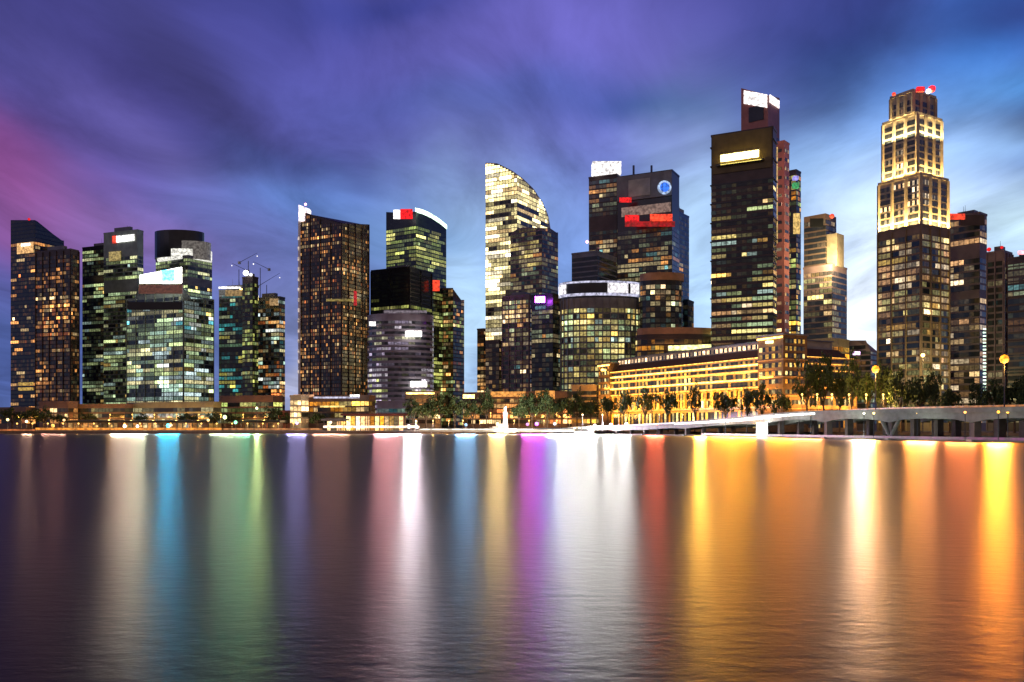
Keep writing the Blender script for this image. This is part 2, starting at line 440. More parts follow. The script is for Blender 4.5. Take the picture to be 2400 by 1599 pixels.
def crane(X, Yb, Yt, D, dirx, jib, label):
    x, zb, zt = wx(X, D), wz(Yb, D), wz(Yt, D)
    r = empty('tower_crane', (x, D, zb), label, 'crane', 'cranes over the lower cluster')
    mb = MB(); mb.bar((x, D, zb), (x, D, zt), .35, 4); mb.build('mast', STEEL, r)
    mb = MB(); mb.bar((x-dirx*8, D, zt-1), (x+dirx*jib, D, zt+jib*.9), .28, 4, .15); mb.build('jib', STEEL, r)
    mb = MB(); mb.box(x-dirx*9-1.2, D-1, zt-3, x-dirx*9+1.2, D+1, zt-.5); mb.build('counterweight', W_LGREY, r)
    ridge(r, X+dirx*jib*F/D, Yt-jib*.55*F/D, D, L_WHITE, .6, 'tip_light')
crane(560, 678, 632, 880, -1, 7, 'small crane above the lit roof edge, jib pointing left')
crane(582, 650, 612, 890, 1, 9, 'tallest thin crane in the cluster, its jib rising to the right')
crane(625, 697, 668, 885, 1, 13, 'crane with a long jib, rightmost of the cluster')
crane(610, 697, 628, 905, -1, 7, 'crane behind the amber lit block, jib pointing left')

# twin dark residential tower
fp = corner_fp(703, 800, 864, 800, 28)
rt, z = tower('apartment_tower', 'near black apartment tower with a white lit fin spire at its left corner', fp, [(700, 500), (713, 497), (731, 503), (766, 522), (862, 526), (880, 527)], W_DBROWN, P_WARM, lambda f: .3, k=.36, bay=2.5, gap=.2, run=1, fh=3.4, fins=11)
mb = MB(); l = fp[0]
mb.prism([(l[0]-.5, l[1]-3), (wx(727, l[1]), l[1]-3), (wx(727, l[1]), l[1]+4), (l[0]-.5, l[1]+4)], wz(520, l[1]), [wz(482, l[1]), wz(492, l[1]), wz(492, l[1]), wz(482, l[1])])
mb.build('spire_fin', lamp_mat('spire_glow', (1, .85, .9), 1.8), rt)
mb = MB(); mb.box(l[0]-1.2, l[1]-2, GZ, l[0]+.9, l[1]+2, wz(520, l[1])); mb.build('edge_fin', WHITE_P, rt)
ridge(rt, 716, 479, l[1], L_PINK, 1.2)
panel(rt, 765, 845, 701, 706, 796, lamp_mat('band_olive', (.8, .6, .15), .35), 'sky_lobby', 1)
panel(rt, 829, 836, 682, 716, 795, lamp_mat('sign_dark_red', (1, .02, .03), .5), 'sign_panel', 1)
l = fp[0]
for q in range(14):
    mb = MB(); zz = wz(560+q*24, l[1]); mb.box(l[0]-1.6, l[1]-2.4, zz-1.6, l[0]-.2, l[1]-1.8, zz+1.6); mb.build('edge_lamp', lamp_mat('edge_glow', (1, .8, .7), .5), rt)

fp = corner_fp(905, 975, 1046, 905, 33)
rt, z = tower('office_tower', 'green lit tower with red and white sign and white curved roof rim', fp, [(900, 497), (973, 500), (976, 494), (1000, 503), (1046, 534), (1060, 540)], W_BLACK, P_LIME, lambda f: .9, k=.75, run=5, rows_to=520)
panel(rt, 922, 950, 492, 513, 900, L_WHITE, 'sign_panel'); panel(rt, 938, 967, 490, 513, 899, L_RED, 'sign_panel')
mb = MB()
pts = [(973, 487), (990, 491), (1010, 500), (1030, 513), (1047, 527)]
for (a, ya), (b, yb) in zip(pts, pts[1:]):
    D0 = 905; mb.prism([(wx(a, D0), D0), (wx(b, D0), D0), (wx(b, D0), D0+4), (wx(a, D0), D0+4)], [wz(ya+9, D0), wz(yb+9, D0)]*1+[wz(yb+9, D0), wz(ya+9, D0)], [wz(ya, D0), wz(yb, D0), wz(yb, D0), wz(ya, D0)])
mb.build('roof_rim', L_GREENW, rt)
panel(rt, 1014, 1030, 657, 682, 880, L_ORED, 'sign_panel')
fp = corner_fp(870, 960, 1012, 850, 28)
tower('office_tower', 'black block with unlit top storeys in front of the green lit tower', fp, 627, W_BLACK, P_LIME, lambda f: .5 if f < .72 else .03, k=.55, run=4, fins=22)
fp = corner_fp(1012, 1062, 1088, 935, 30)
tower('office_tower', 'narrow stepped brown block beside the green lit tower', fp, [(1000, 675), (1063, 675), (1064, 703), (1100, 703)], W_BROWN, P_WARM+P_LIME, .5, k=.5, run=2)
fp = round_fp(862, 1016, 790, 30, .6)
rt, z = tower('bank_building', 'rounded lilac grey building of stacked horizontal bands with two white signs', fp, 735, W_LILAC, P_LILAC, lambda f: .9 if f < .86 else .2, k=.55, fh=4.6, fill=.5, run=6, ledges=9.2, D=765)
D0 = 790-.6*29-1.5
panel(rt, 950, 988, 776, 789, 764, L_BWHITE); panel(rt, 962, 1000, 894, 907, 764, L_BWHITE); panel(rt, 865, 880, 754, 764, 772, L_WHITE)
panel(rt, 900, 1000, 728, 734, 764, lamp_mat('rim_lilac', (.5, .42, .5), .35), 'roof_rim')

# central group
fp = corner_fp(1138, 1212, 1292, 860, 30)
rt, z = tower('office_tower', 'tall cream tower with curved roof falling to the right, brightly lit', fp, [(1130, 381), (1165, 383), (1180, 390), (1200, 400), (1225, 418), (1250, 442), (1272, 475), (1285, 505), (1292, 545), (1300, 560)], W_CREAM, P_CREAM, lambda f: .97, k=1.75, bay=3.4, run=7, fill=.8, full=.5, hot=((1160, 420, 45, 2.2), (1200, 500, 55, 1.8), (1160, 700, 60, 1.8)))
fp = corner_fp(1196, 1270, 1308, 800, 35)
tower('office_tower', 'shorter brown tower in front of the curved cream tower', fp, [(1190, 556), (1210, 538), (1225, 533), (1290, 535), (1300, 545), (1320, 545)], W_MAUVE, P_MIX+P_OLIVE, .75, k=.5, run=3)
fp = corner_fp(1178, 1240, 1262, 760, 30)
tower('office_tower', 'mauve brown mid-rise left of the purple light', fp, 692, W_MAUVE, P_MIX+P_TAN, .65, k=.5, bay=2.8, run=2, fins=6)
fp = corner_fp(1246, 1296, 1317, 735, 30)
rt, z = tower('office_tower', 'black mid-rise with a glowing purple light at its top', fp, 690, W_BLACK, P_MIX, .28, k=.45, run=3, plant=False)
panel(rt, 1254, 1277, 695, 709, 730, L_PURP, 'purple_lamp'); panel(rt, 1259, 1275, 698, 705, 729, L_WHITE, 'sign_panel', .6)
fp = corner_fp(1122, 1134, 1142, 900, 30)
tower('office_tower', 'sliver of a dark brown block left of the cream tower', fp, 772, W_BROWN, P_WARM, .4, k=.6, plant=False)
fp = corner_fp(1138, 1170, 1182, 780, 25)
tower('office_tower', 'low dark block at the foot of the cream tower', fp, 800, W_DBROWN, P_TAN, .35, k=.5, run=1, plant=False)

fp = corner_fp(1340, 1400, 1445, 690, 32)
tower('office_tower', 'plain grey block rising behind the white lit ring', fp, 590, W_GREY, P_MIX, lambda f: 0, k=.3, plant=False)
fp = round_fp(1315, 1500, 650, 32, .5)
rt, z = tower('office_tower', 'rounded olive lit block wearing a white lit ring around its roof', fp, 690, W_GREY, P_OLIVE+P_GREEN, lambda f: 1.2, k=.8, fh=4.2, bay=2.6, run=5, fins=5, D=622, full=.3, parapet=False, plant=False, skip=((.93, 1),), hot=((1350, 775, 35, 3.0),))
mb = MB(); mb.prism(round_fp(1315, 1500, 650, 32, .5), z-.2, wz(649, 622)); mb.build('roof_drum', W_BLACK, rt)
ring = grow(round_fp(1313, 1501, 650, 48, .5), 1.2); inner = grow(ring, -1.2)
def ring_piece(a0, a1, za, zb, m, nm):
    mb = MB(); k = [i for i in range(48) if a0 <= i/48.0 <= a1]
    for i in k:
        j = (i+1) % 48; mb.prism([ring[i], ring[j], inner[j], inner[i]], za, zb)
    mb.build(nm, m, rt)
ring_piece(.48, 1.0, wz(655, 622), wz(651, 622), L_LILAC, 'ring_tube'); ring_piece(.48, 1.0, wz(686, 622), wz(680, 622), L_LILAC, 'ring_tube')
RING = lamp_mat('ring_letters_white', (.9, .86, .9), 1.2)
for a0, a1 in ((.50, .58), (.76, .84), (.86, .93)): ring_piece(a0, a1, wz(679, 622), wz(656, 622), RING, 'ring_sign')
ring_piece(.93, .97, wz(679, 622), wz(656, 622), L_ORED, 'ring_sign')

fp = corner_fp(1380, 1446, 1466, 760, 25)
rt, z = tower('office_tower', 'tall black tower with a bright white box on its roof', fp, 410, W_DBROWN, P_MIX, .35, k=.45, run=3, skip=((.55, .62), (.8, .84)), plant=False)
panel(rt, 1389, 1456, 378, 407, 763, lamp_mat('roof_box_white', (1, .95, .93), 1.3), 'roof_sign', 12)
face_panel(rt, fp, 1, .05, .95, GZ+20, wz(412, 760), W_LGREY, 'corner_pier', 1.2, .2)
ridge(rt, 1376, 567, 755, L_PINK, 1.3); panel(rt, 1363, 1375, 592, 600, 752, L_WHITE, 'floodlight')
fp = corner_fp(1447, 1575, 1592, 730, 27)
rt, z = tower('office_tower', 'dark glass tower with grey crown, red signs and a round blue logo', fp, 400, W_BLACK, P_MIX, lambda f: .34, k=.42, run=4, rows_to=520, plant=False)
zt = z
face_panel(rt, fp, 0, 0, 1.0, wz(462, 735), wz(404, 735), W_GREY, 'crown_wall', .9)
face_panel(rt, fp, 0, .22, .62, wz(455, 735), wz(415, 735), W_LGREY, 'crown_screen', .5, 1.4)
D0 = 724
mb = MB(); xx, zz = wx(1557, D0), wz(440, D0)
for rr, yy, m_, nm in ((5.6, D0, lamp_mat('logo_white', (.5, .68, 1), .8), 'logo_ring'), (3.8, D0-1, L_BLUE, 'logo')):
    mb = MB(); mb.bar((xx, yy, zz), (xx, yy-1, zz), rr, 18); mb.build(nm, m_, rt)
panel(rt, 1452, 1480, 463, 474, 738, L_RED); panel(rt, 1465, 1498, 504, 528, 732, L_RED); panel(rt, 1524, 1576, 502, 518, 727, L_ORED)
panel(rt, 1465, 1582, 519, 531, 729, lamp_mat('sign_deep_red', (.8, .0, .01), .4), 'sign_band')
face_panel(rt, fp, 0, .08, .98, wz(498, 733), wz(476, 733), lamp_mat('lit_floor_pink', (.5, .32, .25), .4), 'lit_hall', .4, .2)
for X in (1485, 1527):
    mb = MB(); mb.bar((wx(X, 745), 745, z), (wx(X, 745), 745, wz(388, 745)), .9, 4); mb.build('mast', STEEL, rt)
fp = corner_fp(1570, 1590, 1615, 760, 35)
tower('office_tower', 'slim blue glass tower tucked behind the red sign tower', fp, 498, W_BLUE, P_MIX, .3, k=.3, run=3)
fp = round_fp(1498, 1600, 640, 26, .6)
rt, z = tower('hotel_tower', 'dark rounded glass building with a lit copper canopy on its roof', fp, 650, W_BLACK, P_MIX, .35, k=.45, run=3, D=620, plant=False, parapet=False)
COPPER = mat('copper_canopy', (.42, .22, .11), .5, .3)
mb = MB(); mb.prism(grow(round_fp(1503, 1600, 640, 26, .6), 1.0), z, wz(632, 620)); mb.build('roof_canopy', COPPER, rt)
area((wx(1550, 615), 600, wz(668, 615)), (wx(1550, 640), 640, wz(635, 620)), 20, 1, 900, (1, .55, .25), parent=rt)
fp = corner_fp(1590, 1612, 1626, 650, 30)
tower('office_tower', 'low blue glass slab right of the rounded canopy building', fp, 705, W_BLUE, P_MIX, .45, k=.35, plant=False)
fp = round_fp(1490, 1680, 590, 26, .35)
rt, z = tower('podium_building', 'low round podium with an orange lit rim behind the long golden hotel', fp, 785, W_DBROWN, P_GOLD, .3, k=.3, D=575, plant=False)
mb = MB(); mb.prism(grow(round_fp(1495, 1676, 590, 26, .35), .8), wz(784, 575)+1, wz(765, 575)); mb.build('roof_drum', COPPER, rt)
area((wx(1585, 560), 555, wz(790, 560)), (wx(1585, 590), 590, wz(768, 570)), 45, 1, 1000, (1, .45, .15), parent=rt)

# tall right group
fp = corner_fp(1737, 1800, 1827, 690, 40)
rt, z = tower('office_tower', 'reddish tower with white lit slanting crown behind the gold sign tower', fp, [(1730, 206), (1738, 207), (1827, 230), (1840, 232)], W_RED, P_TAN, .2, k=.3, rows_to=300, finmat=W_DBROWN)
for a, b in ((0, 7), (11, 18), (22, 27)):
    face_panel(rt, fp, 0, .12, .98, wz(212+b+4, 702), wz(212+a, 702), lamp_mat('crown_white', (1, .93, .9), 1.6), 'crown_light', .6, .3, wz(222+b+4, 690), wz(222+a, 690))
face_panel(rt, fp, 1, .1, .9, wz(244, 695), wz(226, 695), lamp_mat('crown_white', (1, .93, .9), 1.6), 'crown_light', .6, .3)
face_panel(rt, fp, 0, .3, .85, wz(285, 697), wz(250, 697), W_BLACK, 'louvre', .4, .2)
fp = corner_fp(1667, 1812, 1820, 560, 27)
rt, z = tower('office_tower', 'tall dark banded tower with a slanting gold lit sign near its top', fp, 299, W_DBROWN, P_OLIVE+P_TAN+P_GREEN, lambda f: .85 if f < .6 else .5, k=.75, fh=4.1, fill=.55, run=5, rows_to=402, ledges=12.3, finmat=W_BLACK, plant=False, hot=((1680, 660, 25, 5), (1700, 464, 40, 2)))
SIGNB = mat('bronze_crown', (.12, .085, .03), .5, .4)
face_panel(rt, fp, 0, .02, .98, wz(398, 566), wz(306, 566), SIGNB, 'crown_wall', .5, .2)
zc = z-11
face_panel(rt, fp, 0, .16, .78, zc-6.6, zc-2.2, lamp_mat('gold_sign', (1, .82, .30), 9), 'sign_panel', .5, .9)
face_panel(rt, fp, 0, .10, .86, zc-9.6, zc-8.6, W_BLACK, 'sign_tray', 2.4, .7)
p, q = fp[0], fp[1]; mx, my = (p[0]+q[0])/2, (p[1]+q[1])/2; L = hypot(q[0]-p[0], q[1]-p[1]); nx, ny = (q[1]-p[1])/L, -(q[0]-p[0])/L
area((mx+nx*3.5, my+ny*3.5, zc-9), (mx, my, zc-2), 26, 1, 5000, (1, .75, .15), parent=rt)
fp = corner_fp(1820, 1838, 1850, 640, 40)
rt, z = tower('office_tower', 'slim red granite slab with a ladder of small lights', fp, 332, W_RED, P_TAN, .85, k=.5, bay=6, gap=.25, fill=.35, fh=6.5, run=1, plant=False)
panel(rt, 1817, 1823, 345, 570, 630, lamp_mat('strip_gold_dim', (1, .62, .2), .55), 'light_strip', 1)
area((wx(1836, 625), 600, wz(420, 620)), (wx(1836, 640), 640, wz(380, 640)), 8, 8, 9000, (1, .5, .35), parent=rt)
fp = corner_fp(1848, 1866, 1877, 680, 40)
rt, z = tower('office_tower', 'narrow green topped tower beside the red slab', fp, 400, W_DBROWN, P_LIME+P_GOLD, .6, k=.5, run=1, plant=False)
panel(rt, 1860, 1873, 428, 440, 672, lamp_mat('cap_green', (.05, .45, .15), .8), 'lit_cap', 4); panel(rt, 1861, 1872, 412, 420, 672, lamp_mat('cap_violet', (.4, .35, 1), 1.0), 'lit_cap', 4)
panel(rt, 1860, 1875, 500, 548, 672, lamp_mat('shaft_gold', (1, .65, .2), .8), 'lit_shaft', 1)

# stepped gold tower
TIERS = mat('shoulder_stone', (.30, .25, .18), .75, scale=.3)
fp = corner_fp(1883, 1950, 1985, 620, 45)
rt, z = tower('office_tower', 'brown stepped tower with a floodlit gold shoulder below its top', fp, 622, W_MAUVE, P_TAN+P_OLIVE, lambda f: .7, k=.55, run=4, plant=False)
fpu = corner_fp(1884, 1935, 1960, 626, 45)
mb = MB(); mb.prism(fpu, z, wz(500, 626)); mb.build('upper_wall', W_BROWN, rt)
rows(rt, fpu, z+2, wz(505, 626), 4, 3, P_TAN, .3, .4, seed=55)
fpv = corner_fp(1935, 1962, 1978, 622, 45)
mb = MB(); mb.prism(fpv, z, wz(546, 622)); mb.build('shoulder_wall', TIERS, rt)
panel(rt, 1899, 1930, 512, 532, 622, W_BLACK, 'louvre'); ridge(rt, 1950, 507, 622, L_ORED, 1.8)
for X, P_ in ((1932, 16000), (1965, 40000)):
    D0 = 606; area((wx(X, D0), D0, wz(624, D0)), (wx(X, 630), 632, wz(585, 630)), 6, 1.5, P_, (1, .75, .35), parent=rt)
area((wx(1972, 600), 596, wz(870, 600)), (wx(1972, 615), 630, wz(800, 620)), 3, 1.5, 16000, (1, .8, .3), parent=rt)

# tiered tower
fp3 = corner_fp(2058, 2158, 2224, 520, 58)
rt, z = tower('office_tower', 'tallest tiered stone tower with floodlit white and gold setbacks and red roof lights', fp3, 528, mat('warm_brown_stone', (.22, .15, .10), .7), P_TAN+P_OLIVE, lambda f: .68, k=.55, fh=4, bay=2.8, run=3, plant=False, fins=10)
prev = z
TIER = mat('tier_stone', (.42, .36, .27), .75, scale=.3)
for X0, Xc, X1, yt, sd in ((2060, 2158, 2221, 405, 4), (2070, 2150, 2206, 262, 5), (2088, 2140, 2192, 207, 6)):
    ft = corner_fp(X0, Xc, X1, 524+sd-4, 58); zt = wz(yt, 524)
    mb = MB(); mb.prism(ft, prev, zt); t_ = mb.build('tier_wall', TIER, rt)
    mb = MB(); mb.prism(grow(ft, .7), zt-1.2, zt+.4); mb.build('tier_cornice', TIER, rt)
    rows(rt, ft, prev+1, zt-1.5, 4, 3, P_TAN, .35, .55, seed=sd*7, gap=.25)
    p, q, r_ = ft[0], ft[1], ft[2]
    for A, B, nn in ((p, q, 3), (q, r_, 3)):
        L = hypot(B[0]-A[0], B[1]-A[1]); nx, ny = (B[1]-A[1])/L, -(B[0]-A[0])/L
        for j in range(0 if A is p else 1, nn+1):
            a = j/nn; x, y = A[0]+(B[0]-A[0])*a, A[1]+(B[1]-A[1])*a
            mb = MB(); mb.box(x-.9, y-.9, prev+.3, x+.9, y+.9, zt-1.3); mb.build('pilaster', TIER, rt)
        for j in range(nn):
            a = (j+.5)/nn; x, y = A[0]+(B[0]-A[0])*a, A[1]+(B[1]-A[1])*a
            if yt == 207: continue
            pw = {405: 13000, 262: 5500}[yt]*(1.0 if A is p else .8)
            area((x+nx*2.4, y+ny*2.4, prev+(1.7 if yt == 405 else .7)), (x, y, prev+9), 3.5, .8, pw, (1, .62, .20), parent=rt)
    prev = zt
    if yt == 262:      # light halo of the top step
        for A, B in ((p, q), (q, r_)):
            L = hypot(B[0]-A[0], B[1]-A[1]); nx, ny = (B[1]-A[1])/L, -(B[0]-A[0])/L
            for a in (.2, .5, .8):
                x, y = A[0]+(B[0]-A[0])*a, A[1]+(B[1]-A[1])*a
                area((x+nx*2.4, y+ny*2.4, zt-13), (x, y, zt-4), 4, .8, 4200, (1, .74, .32), parent=rt)
ridge(rt, 2184, 209, 515, lamp_mat('roof_sign_red', (1, .01, .02), 2.5), 2.2, 'roof_sign'); ridge(rt, 2176, 214, 512, L_WHITE, 1.6, 'roof_sign')
panel(rt, 2150, 2168, 203, 214, 516, L_RED, 'sign_panel', 2); ridge(rt, 2095, 221, 520, L_ORED, 1.2)
area((wx(2195, 500), 492, wz(915, 500)), (wx(2195, 520), 528, wz(850, 520)), 4, 1.5, 20000, (1, .85, .35), parent=rt)

fp = corner_fp(2224, 2296, 2313, 570, 50)
rt, z = tower('office_tower', 'pale brown office block with an orange red lit sign on its top left', fp, 500, W_MAUVE, P_TAN, lambda f: .75 if f < .55 else .5, k=.62, fh=4.3, run=4, full=.15, D=570, skip=((.62, .66), (.8, .86)))
panel(rt, 2221, 2262, 501, 514, 556, L_ORED); panel(rt, 2250, 2308, 504, 528, 566, W_DBROWN, 'louvre_band')
for q in range(20):
    panel(rt, 2305, 2312, 770+q*8, 773+q*8, 560, L_GREENW, 'edge_lamp', .6)
fp = corner_fp(2314, 2352, 2372, 540, 50)
rt, z = tower('office_tower', 'plum coloured finned tower near the right edge', fp, 590, W_MAUVE, P_MIX, .12, k=.3, fins=4, D=540)
ridge(rt, 2318, 585, 535, L_RED, 1.3); ridge(rt, 2348, 580, 535, L_RED, 1.0)
fp = corner_fp(2362, 2430, 2470, 500, 50)
rt, z = tower('office_tower', 'dark banded block cut off by the right edge', fp, 600, W_DBROWN, P_MIX, .3, k=.35, ledges=8.6, run=5, D=500)
panel(rt, 2388, 2420, 588, 596, 490, lamp_mat('sign_rose', (1, .3, .35), 2.5), 'sign_panel')
fp = corner_fp(1988, 2040, 2062, 660, 45)
rt, z = tower('office_building', 'low mauve building in the bright sky gap left of the tiered tower', fp, [(1980, 798), (2030, 798), (2034, 820), (2070, 828)], W_MAUVE, P_MIX, .5, k=.7, plant=False, cat='building')
panel(rt, 2000, 2016, 824, 832, 650, lamp_mat('sign_violet', (.9, .6, 1), 3))


# ------------------------------------------------------------------ the long golden hotel
def hotel():
    Lp, Rp = (wx(1410, 575), 575.0), (wx(1836, 430), 430.0)
    L = hypot(Rp[0]-Lp[0], Rp[1]-Lp[1]); tx, ty = (Rp[0]-Lp[0])/L, (Rp[1]-Lp[1])/L; nx, ny = ty, -tx
    Rb = (Rp[0]-nx*50, Rp[1]-ny*50); Lb = (Lp[0]-nx*50, Lp[1]-ny*50)
    fp = [Lp, Rp, Rb, Lb]
    root = empty('grand_hotel', ((Lp[0]+Rb[0])/2, (Lp[1]+Rb[1])/2, GZ), 'long low stone hotel glowing gold with bright cornice lines behind the bridge', 'hotel')
    mb = MB(); mb.prism(fp, GZ, 38.6); mb.build('wall', W_SAND, root)
    gl = lamp_mat('cornice_light', (1, .58, .12), 6)
    gl2 = lamp_mat('cornice_light_soft', (1, .48, .07), 2.8)
    def at(a, o=0): return (Lp[0]+tx*a+nx*o, Lp[1]+ty*a+ny*o)
    def at2(a, o=0):      # along the right hand face
        return (Rp[0]-nx*a+tx*o, Rp[1]-ny*a+ty*o)
    for z, th, o, m in ((13.2, 1.0, 1.6, lamp_mat('base_orange', (1, .33, .04), .55)), (23.6, .3, 1.1, gl2), (27.6, .35, 1.3, gl), (31.8, .3, 1.0, gl2), (35.0, .35, 1.2, gl), (38.4, .25, 1.3, gl2)):
        mb = MB(); mb.prism(grow(fp, o), z-.5, z); mb.build('cornice', W_SAND, root)
        a, b, c, d = at(0, o-.35), at(L, o-.35), at(L, o+.02), at(0, o+.02)
        mb = MB(); mb.prism([d, c, b, a], z+.004, z+th*(1.7 if z > 20 else 1)); mb.build('light_strip', m, root)
        if z > 20:
            a, b, c, d = at2(3, o-.35), at2(46, o-.35), at2(46, o), at2(3, o)
            mb = MB(); mb.prism([d, c, b, a], z+.004, z+th*.7); mb.build('light_strip', gl2, root)
    n = 26
    for k in range(n+1):
        a = 3+(L-6)*k/n; c = at(a, .95)
        mb = MB(); mb.lathe((c[0], c[1], 14.3), [(.95, 0), (.95, .5), (.72, .8), (.62, 7.6), (.95, 8.2), (.95, 8.7)], 8); mb.build('column', W_SAND, root)
    rng = random.Random(5)
    for zb, zt_, k, pr in ((3.5, 12, 1.5, .8), (14.6, 18.2, 2.6, .8), (19.2, 22.6, 1.3, .7), (24.6, 26.9, 1.2, .7), (28.6, 31.2, .9, .75), (32.8, 34.4, .9, .7), (36.1, 37.7, .6, .5)):
        mb = MB(); m = 44; pn = []
        for c in range(m):
            a, b = L*(c+.25)/m, L*(c+.75)/m; p, q = at(a, .12), at(b, .12)
            s_ = k*rng.uniform(.3, 1.4) if rng.random() < pr else .03
            if .50 < c/m < .62: s_ *= 1.7
            pn.append((p[0], p[1], q[0], q[1], zb, zt_, lin(*pick(P_GOLD, rng), s_)))
        for c in range(14):
            a, b = 50*(c+.25)/14, 50*(c+.75)/14; p, q = at2(a, .12), at2(b, .12)
            s_ = .4*k*rng.uniform(.3, 1.4) if rng.random() < pr*.8 else .02
            pn.append((p[0], p[1], q[0], q[1], zb, zt_, lin(*pick(P_GOLD, rng), s_)))
        mb.ribbon(pn); mb.build('window_row', GLASS, root)
    roof = [at(2, -2), at(L-2, -2), at(L-2, -46), at(2, -46)]; top = [at(4, -5), at(L-5, -5), at(L-5, -42), at(4, -42)]
    mb = MB(); i0 = 0
    mb.v = [(p[0], p[1], 38.6) for p in roof]+[(p[0], p[1], 43.2) for p in top]
    mb.f = [(0, 1, 5, 4), (1, 2, 6, 5), (2, 3, 7, 6), (3, 0, 4, 7), (4, 5, 6, 7), (3, 2, 1, 0)]; mb.c = [None]*6
    mb.build('roof', ROOF_TILE, root)
    at_ = [at(10, -6), at(L-7, -6), at(L-7, -40), at(10, -40)]
    mb = MB(); mb.prism(at_, 43.2, 47.2); mb.build('attic', W_CREAM, root)
    mb = MB(); mb.prism(grow(at_, .8), 47.2, 47.8); mb.build('attic_roof', W_GREY, root)
    mb = MB(); m = 40; pn = []
    for c in range(m):
        a, b = 10+(L-17)*(c+.2)/m, 10+(L-17)*(c+.8)/m; p, q = at(a, -5.88), at(b, -5.88)
        s_ = 1.8*rng.uniform(.3, 1.8) if rng.random() < .8 else .25
        pn.append((p[0], p[1], q[0], q[1], 44, 46.2, lin(255, 205, 150, s_)))
    mb.ribbon(pn); mb.build('window_row', GLASS, root)
    # end pavilions
    for a0, a1, zt_ in ((-1.5, 12, 44.5), (L-16, L+1.5, 48.5)):
        pv = [at(a0, 1.5), at(a1, 1.5), at(a1, -14), at(a0, -14)]
        mb = MB(); mb.prism(pv, GZ, zt_); mb.build('corner_pavilion', mat('brown_sandstone', (.15, .095, .05), .8, bump=.2, scale=.6), root)
        mb = MB(); mb.prism(grow(pv, 1.0), zt_, zt_+.8); mb.build('pavilion_roof', W_GREY, root)
        for z in (15, 20, 25, 29, 33, 37.5, 41):
            mb = MB(); pn = []
            for c in range(4):
                a, b = a0+(a1-a0)*(c+.25)/4, a0+(a1-a0)*(c+.75)/4; p, q = at(a, 1.64), at(b, 1.64)
                pn.append((p[0], p[1], q[0], q[1], z, z+2.2, lin(*pick(P_GOLD, rng), rng.uniform(.1, 1.6))))
            mb.ribbon(pn); mb.build('window_row', GLASS, root)
        if a0 > 0:
            for z in (15, 20, 25, 29, 33, 37.5, 41, 44.6):
                mb = MB(); pn = []
                for c in range(5):
                    a, b = -1+14*(c+.25)/5, -1+14*(c+.75)/5; p, q = at2(a, 1.64), at2(b, 1.64)
                    pn.append((p[0], p[1], q[0], q[1], z, z+2.0, lin(*pick(P_GOLD, rng), rng.choice((.05, .2, .6, 1.4)))))
                mb.ribbon(pn); mb.build('window_row', GLASS, root)
            for z in (18.8, 28, 36.5):
                mb = MB(); mb.prism(grow(pv, .5), z, z+.5); mb.build('string_course', W_SAND, root)
        a, b, c, d = at(a0, 1.8), at(a1, 1.8), at(a1, 2.2), at(a0, 2.2)
        mb = MB(); mb.prism([d, c, b, a], zt_-1.5, zt_-.6); mb.build('light_strip', gl, root)
    for k in range(9):
        a = 10+(L-20)*k/8
        p, q = at(a, 9), at(a, 0); area((p[0], p[1], 15), (q[0], q[1], 24), 10, 1, 10500, (1, .42, .05), parent=root)
        p, q = at(a, 2.6), at(a, 0); area((p[0], p[1], 28.3), (q[0], q[1], 33), 9, .5, 2600, (1, .48, .08), parent=root)
    for k in range(3):
        p, q = at2(8+16*k, 8), at2(8+16*k, 0); area((p[0], p[1], 14), (q[0], q[1], 24), 8, 1, 7000, (1, .42, .08), parent=root)
    for a, z, m in ((6, 40, gl), (L-7, 45, L_YELL)):
        p = at(a, 2.4); mb = MB(); mb.box(p[0]-1.5, p[1]-1.5, z, p[0]+1.5, p[1]+1.5, z+1.2); mb.build('lantern', m, root)
    return at, at2, L
at, at2, HL = hotel()
# long lit canopy floor behind the hotel roof
fpc = corner_fp(1565, 1668, 1680, 545, 22)
rt, z = tower('office_building', 'low lime lit roof pavilion rising just above the golden hotel roof', fpc, 806, W_GREY, P_LIME, .6, k=.6, plant=False, parapet=False, cat='building')
face_panel(rt, fpc, 0, .02, .99, z-3.4, z-.4, lamp_mat('canopy_lime', (1, .95, .35), 2.0), 'lit_canopy', .6, .3)
fpc = corner_fp(1900, 1965, 1990, 545, 45)
rt, z = tower('office_building', 'tan mid-rise with bright yellow lit roof edge right of the golden hotel', fpc, 797, W_GOLD, P_GOLD, .6, k=.5, plant=False, cat='building')
panel(rt, 1908, 1942, 800, 813, 536, L_YELL, 'lit_cornice'); panel(rt, 1880, 1900, 818, 830, 532, mat('red_awning', (.35, .04, .02), .8), 'awning', 6)

# ------------------------------------------------------------------ low buildings on the quay
def lowrise(label, X0, Xc, X1, Y, D, wall, pal, lit, k, th=20, **kw):
    return tower('quay_building', label, corner_fp(X0, Xc, X1, D, th), Y, wall, pal, lit, k=k, cat='building', plant=False, fh=3.7, **kw)
lowrise('low amber block behind trees at the far left', -20, 60, 75, 958, 600, W_BROWN, P_WARM, .6, .8)
lowrise('brown podium left of the long dark pavilion roof', 92, 160, 172, 944, 590, W_BROWN, P_WARM, .5, .7)
rt, z = lowrise('wide dim podium behind the long dark pavilion roof', 172, 292, 300, 950, 585, W_BROWN, P_OLIVE, .5, .4)
area((wx(172, 560), 565, wz(980, 560)), (wx(175, 585), 590, wz(962, 580)), 6, 2, 3000, (1, .5, .12), parent=rt)
lowrise('grey glass podium with cool lights between two dark pavilion roofs', 298, 500, 512, 945, 570, W_GREEN, P_COOL, .7, .7)
lowrise('olive lit podium behind the short pavilion', 515, 640, 662, 930, 580, W_BROWN, P_LIME+P_OLIVE, .65, .55)
rt, z = lowrise('narrow beige block with stacked lit windows by the dark apartment tower', 686, 706, 716, 930, 545, W_CREAM, P_TAN, .95, 1.6)
